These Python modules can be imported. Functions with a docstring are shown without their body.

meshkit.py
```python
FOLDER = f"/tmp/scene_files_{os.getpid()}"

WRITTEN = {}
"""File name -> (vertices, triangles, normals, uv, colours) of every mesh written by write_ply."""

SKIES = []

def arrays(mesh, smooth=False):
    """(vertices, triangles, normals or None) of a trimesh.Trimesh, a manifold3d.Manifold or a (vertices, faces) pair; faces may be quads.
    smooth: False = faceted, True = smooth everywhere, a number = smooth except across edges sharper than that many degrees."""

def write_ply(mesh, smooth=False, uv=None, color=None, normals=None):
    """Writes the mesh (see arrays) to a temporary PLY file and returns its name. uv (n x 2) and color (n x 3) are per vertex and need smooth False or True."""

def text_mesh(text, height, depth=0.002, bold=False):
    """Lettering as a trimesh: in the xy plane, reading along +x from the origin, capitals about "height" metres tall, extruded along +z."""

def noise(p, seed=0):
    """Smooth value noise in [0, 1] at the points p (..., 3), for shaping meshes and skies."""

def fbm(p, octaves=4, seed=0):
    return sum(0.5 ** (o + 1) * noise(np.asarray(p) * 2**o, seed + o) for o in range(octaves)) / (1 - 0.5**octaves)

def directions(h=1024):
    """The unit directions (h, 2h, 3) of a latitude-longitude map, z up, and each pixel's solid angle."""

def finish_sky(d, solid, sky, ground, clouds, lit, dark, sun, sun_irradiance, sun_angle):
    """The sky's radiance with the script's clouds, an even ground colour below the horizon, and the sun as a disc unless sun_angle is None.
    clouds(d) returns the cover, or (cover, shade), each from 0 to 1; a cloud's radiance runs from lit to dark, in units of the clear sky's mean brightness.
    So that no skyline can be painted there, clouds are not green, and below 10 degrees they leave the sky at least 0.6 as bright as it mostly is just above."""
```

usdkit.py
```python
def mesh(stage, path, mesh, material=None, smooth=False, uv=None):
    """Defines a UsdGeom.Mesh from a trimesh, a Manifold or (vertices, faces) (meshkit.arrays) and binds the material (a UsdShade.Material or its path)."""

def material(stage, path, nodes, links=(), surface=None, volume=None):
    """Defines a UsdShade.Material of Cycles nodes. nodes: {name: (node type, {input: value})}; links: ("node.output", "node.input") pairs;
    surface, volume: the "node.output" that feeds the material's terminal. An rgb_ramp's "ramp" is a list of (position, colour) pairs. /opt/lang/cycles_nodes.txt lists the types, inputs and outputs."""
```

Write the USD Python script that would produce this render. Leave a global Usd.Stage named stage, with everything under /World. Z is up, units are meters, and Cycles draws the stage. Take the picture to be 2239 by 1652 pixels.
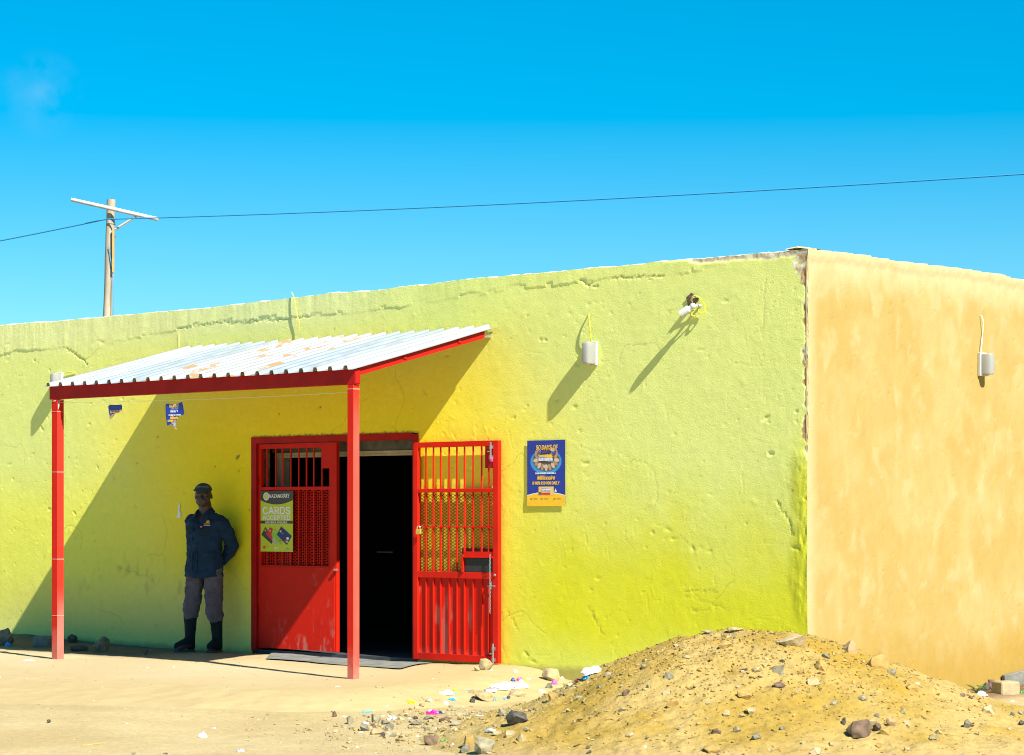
import math, random
import numpy as np
import trimesh
import manifold3d as m3
from shapely.geometry import Polygon, Point, box as sbox
from shapely import affinity
from pxr import Usd, UsdGeom, UsdLux, UsdShade, Gf, Sdf, Vt
import usdkit
from meshkit import text_mesh, noise, fbm

random.seed(4); np.random.seed(4)
stage = Usd.Stage.CreateInMemory()
UsdGeom.SetStageUpAxis(stage, UsdGeom.Tokens.z); UsdGeom.SetStageMetersPerUnit(stage, 1.0)
UsdGeom.Xform.Define(stage, '/World'); UsdGeom.Scope.Define(stage, '/World/Looks')
PI = math.pi
# ------------------------------------------------------------------ camera, sky, sun, exposure
YAW, FPX, HORIZON, PPX, PW, PH = 0.732, 5223.24, 1117.8, 1119.5, 2239.0, 1652.0
CAM = np.array([11.2437, -16.1283, 1.45])
EXPOSURE, SUN, SKY = 1.2, 1.25, 0.06
SUN_TRAVEL = np.array([-2.78, 0.66, -2.67])
cam = UsdGeom.Camera.Define(stage, '/World/camera')
AP = 36.0
cam.CreateHorizontalApertureAttr(AP); cam.CreateVerticalApertureAttr(AP * 755 / 1024)
cam.CreateFocalLengthAttr(AP * FPX / PW)
cam.CreateVerticalApertureOffsetAttr(AP / PW * (HORIZON - PH / 2)); cam.CreateHorizontalApertureOffsetAttr(0.0)
cam.CreateClippingRangeAttr(Gf.Vec2f(0.1, 5000)); cam.CreateExposureAttr(EXPOSURE)
cam.AddTranslateOp().Set(Gf.Vec3d(*CAM)); cam.AddRotateXYZOp().Set(Gf.Vec3f(90, 0, math.degrees(YAW)))
S = -SUN_TRAVEL / np.linalg.norm(SUN_TRAVEL)
ELEV, ROT = math.asin(S[2]), math.atan2(S[0], S[1])
# the one small wisp of cloud that the photograph shows, at upper left
wd = np.array([-math.sin(YAW), math.cos(YAW), 0]) + np.array([math.cos(YAW), math.sin(YAW), 0]) * ((88 - PPX) / FPX) + np.array([0, 0, 1]) * ((HORIZON - 205) / FPX)
wd = wd / np.linalg.norm(wd)
usdkit.material(stage, '/World/Looks/sky_look', {
    'sky': ('sky_texture', {'sky_type': 'single_scattering', 'sun_disc': False, 'sun_elevation': ELEV, 'sun_rotation': ROT, 'altitude': 900.0, 'air_density': 1.0, 'aerosol_density': 0.15, 'ozone_density': 1.0}),
    'sat': ('hsv', {'hue': 0.480, 'saturation': 1.9, 'value': 1.0, 'fac': 1.0}), 'tint': ('mix_color', {'blend_type': 'multiply', 'fac': 1.0, 'use_clamp': False, 'b': (.72, 1.20, 1.46)}), 'gm': ('gamma', {'gamma': .80}),
    'tc': ('texture_coordinate', {}), 'near': ('mapping', {'mapping_type': 'point', 'scale': (52, 52, 52), 'location': tuple(-52 * wd)}), 'blob': ('gradient_texture', {'gradient_type': 'spherical'}), 'no': ('noise_texture', {'scale': 42.0, 'detail': 5.0, 'roughness': .6}), 'thin': ('map_range', {'from_min': .40, 'from_max': .75, 'to_min': 0.0, 'to_max': .16, 'clamp': True}), 'cov': ('math', {'math_type': 'multiply'}), 'cl': ('mix_color', {'blend_type': 'mix', 'use_clamp': False, 'b': (5.2, 6.4, 7.4)}),
    'bg': ('background_shader', {'strength': SKY})},
    [('tc.generated', 'near.vector'), ('near.vector', 'blob.vector'), ('tc.generated', 'no.vector'), ('no.fac', 'thin.value'), ('thin.result', 'cov.value1'), ('blob.fac', 'cov.value2'), ('cov.value', 'cl.fac'), ('tint.result', 'cl.a'), ('cl.result', 'bg.color'),
    ('sky.color', 'sat.color'), ('sat.color', 'gm.color'), ('gm.color', 'tint.a')], surface='bg.background')
dome = UsdLux.DomeLight.Define(stage, '/World/sky')
UsdShade.MaterialBindingAPI.Apply(dome.GetPrim()).Bind(UsdShade.Material.Get(stage, '/World/Looks/sky_look'))
dome.GetPrim().SetCustomDataByKey('kind', 'structure')
sun = UsdLux.DistantLight.Define(stage, '/World/sun')
sun.CreateNormalizeAttr(True); sun.CreateIntensityAttr(SUN); sun.CreateAngleAttr(0.5); sun.CreateColorAttr(Gf.Vec3f(1.0, 0.95, 0.87))
zax = Gf.Vec3d(*S); xax = Gf.Cross(Gf.Vec3d(0, 0, 1), zax).GetNormalized(); yax = Gf.Cross(zax, xax)
sun.AddTransformOp().Set(Gf.Matrix4d(*xax, 0, *yax, 0, *zax, 0, 0, 0, 0, 1))
# ------------------------------------------------------------------ helpers
R3 = np.array([math.cos(YAW), math.sin(YAW), 0]); F3 = np.array([-math.sin(YAW), math.cos(YAW), 0]); U3 = np.array([0, 0, 1.0])
def ray(u, v): return F3 + R3 * (u - PPX) / FPX + U3 * (HORIZON - v) / FPX
def on_front(u, v, y=0.0):
    d = ray(u, v); return CAM + d * (y - CAM[1]) / d[1]
def on_side(u, v, x=0.0):
    d = ray(u, v); return CAM + d * (x - CAM[0]) / d[0]
def dist(P): return float((np.asarray(P) - CAM) @ F3)
COUNT = {}
def numbered(parent, name):
    k = (parent, name); n = COUNT.get(k, 0); COUNT[k] = n + 1
    return f'{parent}/{name}' + (f'_{n:03d}' if n else '')
def tag(p, label=None, cat=None, group=None, kind=None):
    for k, v in (('label', label), ('category', cat), ('group', group), ('kind', kind)):
        if v: p.SetCustomDataByKey(k, v)
    return p
def thing(name, label, cat, loc=(0, 0, 0), rotz=0.0, group=None, kind=None):
    x = UsdGeom.Xform.Define(stage, numbered('/World', name))
    x.AddTranslateOp().Set(Gf.Vec3d(*map(float, loc)))
    if rotz: x.AddRotateZOp().Set(float(rotz))
    return tag(x.GetPrim(), label, cat, group, kind)
def obj(name, mesh, mat, parent=None, smooth=False, color=None, label=None):
    path = numbered(str(parent.GetPath()) if parent else '/World', name)
    if isinstance(mesh, list): mesh = trimesh.util.concatenate(mesh)
    m = usdkit.mesh(stage, path, mesh, MATS[mat], smooth=smooth)
    if color is not None:
        UsdGeom.PrimvarsAPI(m).CreatePrimvar('Col', Sdf.ValueTypeNames.Color3fArray, 'vertex').Set(Vt.Vec3fArray.FromNumpy(np.asarray(color, np.float32)))
    p = m.GetPrim()
    if label: p.SetCustomDataByKey('label', label)
    return p
def whole(name, mesh, mat, label, cat, loc=(0, 0, 0), rotz=0.0, group=None, kind=None, smooth=False, color=None):
    """a thing that is one mesh"""
    p = obj(name, mesh, mat, None, smooth, color)
    x = UsdGeom.Xformable(p); x.AddTranslateOp().Set(Gf.Vec3d(*map(float, loc)))
    if rotz: x.AddRotateZOp().Set(float(rotz))
    return tag(p, label, cat, group, kind)
def bx(x0, x1, y0, y1, z0, z1, bevel=0.0):
    e = np.array([x1 - x0, y1 - y0, z1 - z0]); c = np.array([x0 + x1, y0 + y1, z0 + z1]) / 2
    if bevel <= 0:
        b = trimesh.creation.box(e); b.apply_translation(c); return b
    h = e / 2; pts = []
    for sx in (-1, 1):
        for sy in (-1, 1):
            for sz in (-1, 1):
                s = np.array([sx, sy, sz])
                for k in range(3):
                    q = h - bevel; q[k] = h[k]; pts.append(s * q + c)
    return trimesh.convex.convex_hull(np.array(pts))
def tube(pts, rad, seg=8, cap=True):
    pts = np.asarray(pts, float); n = len(pts); rad = np.broadcast_to(np.asarray(rad, float), (n,))
    t = np.gradient(pts, axis=0); t /= np.linalg.norm(t, axis=1, keepdims=True) + 1e-12
    up = np.array([0, 0, 1.0]) if abs(t[0][2]) < .9 else np.array([1.0, 0, 0]); v = []
    a = np.cross(t[0], up); a /= np.linalg.norm(a)
    for i in range(n):
        a = a - t[i] * (a @ t[i]); a /= np.linalg.norm(a); b = np.cross(t[i], a)
        th = np.arange(seg) / seg * 2 * PI
        v.append(pts[i] + rad[i] * (np.cos(th)[:, None] * a + np.sin(th)[:, None] * b))
    v = np.vstack(v); f = []
    for i in range(n - 1):
        for j in range(seg):
            k = (j + 1) % seg; p, q, r, s = i * seg + j, i * seg + k, (i + 1) * seg + k, (i + 1) * seg + j
            f += [[p, q, r], [p, r, s]]
    if cap:
        v = np.vstack([v, pts[0], pts[-1]]); a0, a1 = n * seg, n * seg + 1
        for j in range(seg):
            k = (j + 1) % seg; f += [[a0, k, j], [a1, (n - 1) * seg + j, (n - 1) * seg + k]]
    return trimesh.Trimesh(v, f, process=False)
def grid_faces(nx, ny):
    i = np.arange(nx * ny).reshape(ny, nx); a, b, c, d = i[:-1, :-1], i[:-1, 1:], i[1:, 1:], i[1:, :-1]
    return np.stack([np.stack([a, b, c], -1).reshape(-1, 3), np.stack([a, c, d], -1).reshape(-1, 3)], 1).reshape(-1, 3)
def sstep(a, b, x):
    t = np.clip((np.asarray(x, float) - a) / (b - a), 0, 1); return t * t * (3 - 2 * t)
def n2(x, y, s, seed=0, octs=3): return fbm(np.stack([np.asarray(x) * s, np.asarray(y) * s, np.zeros_like(x) + .5], -1), octs, seed) - .5
def lerp(a, b, w): return a * (1 - w[..., None]) + np.asarray(b) * w[..., None]
def upright(m):      # from the drawing plane (x right, y up, proud of +z) to the plane of the front wall (x right, z up, proud of -y)
    v = np.array(m.vertices); return trimesh.Trimesh(np.stack([v[:, 0], -v[:, 2], v[:, 1]], -1), m.faces, process=False)
def lettering(text, x, y, height, width=None, z=0.0, italic=0.0, bold=False, depth=0.0012):
    m = text_mesh(text, height, depth, bold); v = np.array(m.vertices); w = v[:, 0].max() - v[:, 0].min(); v[:, 0] -= v[:, 0].min()
    if width: v[:, 0] *= width / w; w = width
    v[:, 0] += italic * v[:, 1] - w / 2 + x; v[:, 1] += y; v[:, 2] += z
    return trimesh.Trimesh(v, m.faces, process=False)
def flat(poly, z=0.0, depth=0.001):
    gs = getattr(poly, 'geoms', [poly]); ms = [trimesh.creation.extrude_polygon(g, depth, engine='earcut') for g in gs]
    m = trimesh.util.concatenate(ms); m.apply_translation([0, 0, z]); return m
# ------------------------------------------------------------------ materials
MATS = {}
def mat(name, col, rough=.6, var=0.0, scale=6.0, bump=0.0, bscale=60.0, metal=0.0, spec=.5, col2=None, stretch=(1, 1, 1), detail=4.0, ramp=(.35, .65), attr=False, extra=None):
    n = {'tc': ('texture_coordinate', {}), 'map': ('mapping', {'mapping_type': 'point', 'scale': stretch}),
         'no': ('noise_texture', {'scale': scale, 'detail': detail, 'roughness': .6}), 'p': ('principled_bsdf', {'roughness': rough, 'metallic': metal, 'specular_ior_level': spec})}
    l = [('tc.object', 'map.vector'), ('map.vector', 'no.vector')]
    c = np.array(col, float); c2 = np.array(col2, float) if col2 is not None else np.clip(c * (1 - var), 0, 1); c1 = c if col2 is not None else np.clip(c * (1 + var), 0, 1)
    if attr:
        n['at'] = ('attribute', {'attribute': 'Col'}); n['rmp'] = ('rgb_ramp', {'ramp': [(.2, (1 - var,) * 3), (.8, (1 + var,) * 3)]}); n['mx'] = ('mix_color', {'blend_type': 'multiply', 'fac': 1.0, 'use_clamp': False})
        l += [('no.fac', 'rmp.fac'), ('at.color', 'mx.a'), ('rmp.color', 'mx.b'), ('mx.result', 'p.base_color')]
    elif var or col2 is not None:
        n['rmp'] = ('rgb_ramp', {'ramp': [(ramp[0], tuple(c2)), (ramp[1], tuple(c1))]}); l += [('no.fac', 'rmp.fac'), ('rmp.color', 'p.base_color')]
    else: n['p'][1]['base_color'] = tuple(c)
    if bump:
        n['bn'] = ('noise_texture', {'scale': bscale, 'detail': 5.0, 'roughness': .65}); n['b'] = ('bump', {'strength': 1.0, 'distance': bump})
        l += [('tc.object', 'bn.vector'), ('bn.fac', 'b.height'), ('b.normal', 'p.normal')]
    MATS[name] = usdkit.material(stage, '/World/Looks/' + name, n, l, surface='p.BSDF'); return MATS[name]
mat('painted_plaster', None or (1, 1, 1), .85, .05, 14, .003, 70, attr=True, spec=.3)
mat('tan_plaster', (1, 1, 1), .95, .07, 10, .003, 60, attr=True, spec=.2, stretch=(1, 1, .5))
mat('earth', (1, 1, 1), .97, .16, 22, .012, 45, attr=True, spec=.15)
mat('pad_surface', (1, 1, 1), .95, .07, 9, .004, 60, attr=True, spec=.2)
mat('rubble_core', (.30, .20, .11), .95, .35, 20, .01, 40)
mat('pale_concrete', (.55, .52, .42), .9, .2, 15, .004, 60)
mat('red_paint', (.56, .013, .004), .5, .10, 5, .0006, 90, spec=.13)
mat('dark_and_shaded_red', (.36, .009, .007), .5, .12, 5, .0008, 120, spec=.12)
mat('worn_sunlit_red', (1, 1, 1), .5, .08, 8, .0006, 90, attr=True, spec=.13)
mat('weld', (.55, .22, .17), .6, .2, 40)
mat('galvanised_blue', (.225, .262, .28), .42, .16, 7, 0, metal=.0, stretch=(3, .4, 1))
mat('galvanised_white', (.285, .305, .31), .5, .14, 7, 0, metal=.0, stretch=(3, .4, 1))
mat('galvanised_rusty', (.285, .30, .305), .5, col2=(.30, .16, .05), scale=9, stretch=(3.2, .28, 1), ramp=(.38, .44), metal=0.0)
mat('grey_wood', (.40, .35, .25), .9, col2=(.26, .225, .16), scale=14, stretch=(1, 1, .12), bump=.003, bscale=50)
mat('bare_wood', (.45, .27, .08), .8, .15, 12)
mat('pale_wood', (.50, .47, .40), .85, .15, 10)
mat('cable_black', (.03, .26, .48), .5)
mat('white_plastic', (.48, .48, .45), .35, .03, 8)
mat('yellow_wire', (.62, .58, .03), .5)
mat('white_wire', (.75, .72, .6), .5)
mat('steel', (.42, .41, .40), .35, .15, 30, metal=.8)
mat('chrome', (.8, .8, .8), .2, metal=1.0)
mat('brass', (.62, .42, .06), .35, .08, 30, metal=.55)
mat('pink_plastic', (.75, .06, .35), .4)
mat('black_rubber', (.022, .022, .024), .75, .3, 30, .001, 120)
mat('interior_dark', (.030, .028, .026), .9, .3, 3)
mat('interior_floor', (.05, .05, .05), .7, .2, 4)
mat('beige_rail', (.42, .34, .19), .7, .15, 8)
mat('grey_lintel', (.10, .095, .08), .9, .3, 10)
mat('glint_white', (.7, .72, .72), .2)
mat('mat_rubber', (.19, .19, .16), .95, col2=(.11, .12, .11), scale=7, bump=.003, bscale=90)
MATS['card_mesh'] = None
def litter(name, c, rough=.45): mat(name, c, rough, .05, 20)
for nm, c in (('paper_white', (.80, .80, .80)), ('paper_blue', (.012, .035, .30)), ('paper_blue_light', (.03, .28, .62)), ('ink_yellow', (.85, .50, .015)), ('ink_white', (.80, .80, .82)), ('ink_navy', (.01, .03, .16)),
              ('ink_lime', (.52, .60, .018)), ('ink_charcoal', (.045, .045, .042)), ('ink_red', (.62, .03, .03)), ('ink_green', (.22, .55, .03)), ('ink_grey', (.42, .42, .42)), ('ink_gold', (.72, .50, .18)), ('ink_orange', (.75, .33, .02)),
              ('ink_skin', (.42, .27, .17)), ('ink_skin_pale', (.60, .46, .36)), ('ink_brown', (.16, .09, .06)), ('ink_ribbon', (.16, .28, .50)),
              ('litter_magenta', (.45, .01, .22)), ('litter_pink', (.80, .10, .35)), ('litter_yellow', (.80, .52, .01)), ('litter_blue', (.03, .28, .60)), ('litter_green', (.03, .22, .03)), ('litter_lavender', (.52, .42, .58)),
              ('litter_brown', (.12, .05, .03)), ('litter_clear', (.55, .58, .52)), ('litter_skyblue', (.10, .42, .70))):
    litter(nm, c)
for nm, c, v in (('stone_tan', (.32, .25, .125), .22), ('stone_grey', (.245, .215, .13), .25), ('stone_dark', (.075, .068, .055), .4), ('stone_brown', (.13, .088, .056), .35), ('stone_pink', (.34, .225, .11), .18),
                 ('stone_ochre', (.33, .215, .065), .2), ('stone_slate', (.165, .152, .105), .35), ('stone_pale', (.37, .29, .155), .18), ('mound_crumb', (.30, .20, .05), .15), ('block_concrete', (.34, .27, .15), .12), ('block_grey', (.17, .17, .14), .2), ('clod_purple', (.15, .10, .075), .3)):
    mat(nm, c, .93, v, 16, .006, 55, spec=.2)
mat('skin', (.046, .027, .020), .5, .12, 20); mat('jacket_cloth', (.010, .029, .060), .9, .2, 9, .002, 90, spec=.2); mat('jacket_dark', (.006, .014, .024), .9)
mat('trouser_cloth', (.088, .078, .098), .92, .2, 8, .002, 80, spec=.2); mat('boot_rubber', (.003, .012, .016), .6, .2, 10, spec=.15); mat('boot_sole', (.06, .055, .045), .8); mat('cap_cloth', (.015, .045, .07), .85, .2, 20); mat('cap_band', (.12, .15, .15), .8)
mat('eye_white', (.035, .03, .028), .3); mat('mouth_dark', (.03, .012, .011), .5); mat('weed_green', (.07, .12, .015), .8, .2, 20)
# frosted lamp cover
MATS['frosted_cover'] = usdkit.material(stage, '/World/Looks/frosted_cover', {'d': ('principled_bsdf', {'base_color': (.36, .36, .33), 'roughness': .25}), 't': ('translucent_bsdf', {'color': (.8, .8, .76)}), 'm': ('mix_closure', {'fac': .35})},
    [('d.BSDF', 'm.closure1'), ('t.BSDF', 'm.closure2')], surface='m.closure')
MATS['clear_plastic'] = usdkit.material(stage, '/World/Looks/clear_plastic', {'d': ('principled_bsdf', {'base_color': (.62, .64, .58), 'roughness': .3}), 't': ('transparent_bsdf', {'color': (.95, .95, .92)}), 'm': ('mix_closure', {'fac': .4})},
    [('d.BSDF', 'm.closure1'), ('t.BSDF', 'm.closure2')], surface='m.closure')
# ------------------------------------------------------------------ ground shape
PAD = np.array([(-2.80, .3), (-2.62, -.5), (-2.42, -1.2), (-2.3, -2.0), (-2.3, -2.8), (-2.7, -3.35), (-3.5, -3.75), (-5, -4.1), (-7, -4.35), (-10, -4.6), (-14, -4.8), (-14, .3)])
def pad_distance(x, y):
    """metres inside (+) or outside (-) the edge of the raised pad"""
    sh = np.shape(x); x = np.ravel(x).astype(float); y = np.ravel(y).astype(float); best = np.full(x.shape, 1e9); inside = np.zeros(x.shape, bool)
    for (x0, y0), (x1, y1) in zip(PAD, np.roll(PAD, -1, 0)):
        dx, dy = x1 - x0, y1 - y0; t = np.clip(((x - x0) * dx + (y - y0) * dy) / (dx * dx + dy * dy), 0, 1)
        best = np.minimum(best, np.hypot(x - x0 - t * dx, y - y0 - t * dy))
        c = (y0 > y) != (y1 > y); inside ^= c & (x < (x1 - x0) * (y - y0) / (y1 - y0 + 1e-12) + x0)
    return np.where(inside, best, -best).reshape(sh)
MC = CAM + 17.0 * F3 + R3 * 1.60
def mound_rise(x, y):
    dx, dy = np.asarray(x) - MC[0], np.asarray(y) - MC[1]; l = dx * R3[0] + dy * R3[1]; d = dx * F3[0] + dy * F3[1]
    sl = np.where(l < 0, 1.42, 1.80); sd = np.where(d < 0, 1.35, 1.05)
    q = (np.abs(l) / sl) ** 2.15 + (np.abs(d) / sd) ** 2
    return .775 * np.exp(-q)
def ground_z(x, y):
    x = np.asarray(x, float); y = np.asarray(y, float)
    far = np.hypot(x + 3, y + 3)
    z = -.165 + .065 * sstep(-1.5, -3.5, x) * (far < 40) + .035 * n2(x, y, .9, 3) * (far < 60) + .02 * n2(x, y, 4, 7) + .05 * np.exp(-((x + 1.2) / 1.4) ** 2 - ((y + 2.7) / 1.2) ** 2)
    return z + .035 * sstep(.8, .1, np.abs(x - .25) + np.maximum(-y, 0)) 
def pad_z(x, y):
    s = pad_distance(x, y) + .55 * n2(x, y, 1.1, 11, 4) + .12 * n2(x, y, 6, 12)
    w = .50 + .75 * sstep(-2.5, -5.5, x)
    top = .005 + .05 * np.clip(1 + np.asarray(y) / 1.3, 0, 1) + .016 * n2(x, y, 1.1, 5) + .006 * n2(x, y, 7, 6)
    top = top + .06 * sstep(-8.6, -10.5, x) * sstep(-.45, -.02, y) + .02 * n2(x, y, 3, 9) * sstep(-7.0, -9, x)
    return top - .17 * (1 - sstep(-w * 1.2, w * .9, s)) - .10 * (1 - sstep(-w * 1.6, -w * .9, s)) + .022 * n2(x, y, 2.4, 13) * (1 - sstep(0, .9, s))
def mound_z(x, y):
    r = mound_rise(x, y); x = np.asarray(x, float); y = np.asarray(y, float)
    lump = .07 * n2(x, y, 1.8, 21) + .055 * n2(x, y, 5, 22, 2) + .04 * n2(x, y, 15, 23, 3) + .025 * n2(x, y, 40, 24, 2)
    return -.175 + r + lump * sstep(.0, .12, r) - .05 * (1 - sstep(.02, .10, r))
def surface_z(x, y): return np.maximum(np.maximum(ground_z(x, y), pad_z(x, y)), mound_z(x, y))
def on_ground(u, v):
    d = ray(u, v); t = np.linspace(12, 30, 1400); P = CAM + t[:, None] * d
    below = P[:, 2] < surface_z(P[:, 0], P[:, 1]); i = int(np.argmax(below)) if below.any() else len(t) - 1
    return P[i]
def sheet(xs, ys, zf, keep=None):
    X, Y = np.meshgrid(xs, ys); Z = zf(X, Y); v = np.stack([X, Y, Z], -1).reshape(-1, 3); f = grid_faces(len(xs), len(ys))
    if keep is not None:
        c = v[f].mean(1); f = f[keep(c)]
        used = np.unique(f); m = np.full(len(v), -1); m[used] = np.arange(len(used)); v, f = v[used], m[f]
    return trimesh.Trimesh(v, f, process=False)
def spread(a, b, step, lim):
    core = np.arange(a, b + 1e-6, step); out = [core]; e = step
    lo, hi = [], []; p = a
    while p > -lim: e *= 1.35; p -= e; lo.append(p)
    e, p = step, b
    while p < lim: e *= 1.35; p += e; hi.append(p)
    return np.concatenate([lo[::-1], core, hi])
xs, ys = spread(-13.5, 5.5, .035, 900), spread(-9, 5, .035, 900)
g = sheet(xs, ys, ground_z, lambda c: ~((c[:, 0] < -.4) & (c[:, 0] > -13) & (c[:, 1] > .4) & (c[:, 1] < 7.5)))
v = g.vertices; w = n2(v[:, 0], v[:, 1], .8, 31) + .5
col = lerp(np.tile([.355, .270, .125], (len(v), 1)), [.41, .325, .165], sstep(.35, .7, w))
col = lerp(col, [.30, .225, .10], .7 * sstep(-.2, 1.2, v[:, 0] * .7 - v[:, 1] * .1) * sstep(.4, .7, n2(v[:, 0], v[:, 1], 2.2, 33) + .5))
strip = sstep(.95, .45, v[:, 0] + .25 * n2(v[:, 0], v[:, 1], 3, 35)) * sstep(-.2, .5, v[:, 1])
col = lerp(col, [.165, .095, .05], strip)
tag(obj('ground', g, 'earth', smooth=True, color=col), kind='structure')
g = sheet(np.arange(-14, -1.7, .028), np.arange(-5.6, .06, .028), pad_z)
v = g.vertices; w = n2(v[:, 0], v[:, 1], .7, 41) + .5
col = lerp(np.tile([.39, .305, .165], (len(v), 1)), [.43, .35, .205], sstep(.3, .7, w))
edge = pad_distance(v[:, 0], v[:, 1]) + .3 * n2(v[:, 0], v[:, 1], 1.5, 42)
col = lerp(col, [.365, .278, .132], sstep(1.9, .2, edge + .5 * n2(v[:, 0], v[:, 1], 2.5, 45)) * .95)
col = lerp(col, [.115, .092, .068], sstep(-1.40, -.90, v[:, 1] + .35 * n2(v[:, 0], v[:, 1], 1.6, 43)) * sstep(-6.7, -7.6, v[:, 0] + .5 * n2(v[:, 0], v[:, 1], 2, 44)) * .9)  # wall-foot soil darkened, shade of the porch roof put into its colour
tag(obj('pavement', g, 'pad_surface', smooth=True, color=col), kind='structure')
g = sheet(np.arange(-1.9, 4.6, .0165), np.arange(-5.9, .02, .0165), mound_z, lambda c: mound_rise(c[:, 0], c[:, 1]) > .012)
v = g.vertices; a = n2(v[:, 0], v[:, 1], 1.4, 51) + .5; b = n2(v[:, 0], v[:, 1], 9, 52) + .5
col = lerp(np.tile([.295, .198, .038], (len(v), 1)), [.345, .250, .085], sstep(.40, .66, a)); col = lerp(col, [.310, .190, .022], sstep(.55, .75, n2(v[:, 0], v[:, 1], 2.6, 53) + .5) * .8)
col = lerp(col, [.25, .155, .036], sstep(.58, .8, b) * .6); col = lerp(col, [.34, .25, .10], sstep(.16, .03, mound_rise(v[:, 0], v[:, 1])) * .85)
whole('dirt_mound', g, 'earth', 'wide heap of loose ochre soil and stones in front of the corner of the shop', 'dirt mound', smooth=True, color=col)
# ------------------------------------------------------------------ the shop: walls
LIP = np.array([(-14, 3.20), (-10.984, 3.192), (-10.602, 3.241), (-9.772, 3.234), (-9.46, 3.086), (-9.185, 3.192), (-8.676, 3.266), (-7.94, 3.297), (-7.92, 3.355), (-7.469, 3.354), (-6.701, 3.364), (-6.229, 3.353), (-6.051, 3.366), (-5.48, 3.357),
                (-4.824, 3.377), (-4.221, 3.407), (-3.639, 3.445), (-3.289, 3.457), (-2.956, 3.461), (-2.439, 3.485), (-2.061, 3.489), (-1.472, 3.466), (-1.117, 3.489), (0, 3.52)])
def top_z(x):
    x = np.asarray(x, float); z = np.interp(x, [-14, -9.7, -7.4, -6.1, -5.2, -3.5, 0], [3.54, 3.531, 3.523, 3.557, 3.57, 3.589, 3.592])
    return z + .045 * n2(x, x * 0 + 3.3, 1.6, 61) + .030 * n2(x, x * 0 + 1.3, 9, 62)
DOOR = (-6.76, -4.44, 2.185)          # opening: left, right, head
rng = np.random.default_rng(11)
def facade_relief(X, Z):
    """metres that the plaster stands proud of the wall's plane"""
    h = .010 * n2(X, Z, .9, 71, 3) + .0035 * n2(X, Z, 4.5, 72, 3) + .0022 * n2(X, Z, 22, 73, 3)
    lip = np.interp(X, LIP[:, 0], LIP[:, 1]) + .05 * n2(X, Z * 0, 2.2, 70, 2) + .045 * n2(X, Z * 0, 9, 74, 4) + .03 * (n2(X, Z * 0, 5, 68, 2) > .08)
    amount = np.interp(X, [-14, -8, -6, -3, -1.2, -.9], [.008, .007, .0055, .0045, .004, 0]) * np.clip(.75 + 3.2 * n2(X, Z * 0, 1.7, 75), .05, 1.5)
    band = sstep(-.004, .006, Z - lip)
    h = h + amount * band + band * .010 * n2(X, Z * .14, 10, 76, 3) * np.interp(X, [-14, -6, -3], [1, .7, .2])
    return h
xs = np.concatenate([np.arange(-14, -11.3, .06), np.arange(-11.3, 0.0005, .0105)]); xs[-1] = 0.0
ts = np.linspace(0, 1, 350)
X, T = np.meshgrid(xs, ts); Z = -.25 + T * (top_z(X) + .25)
H = facade_relief(X, Z)
DARKEN = np.zeros_like(H)
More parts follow.
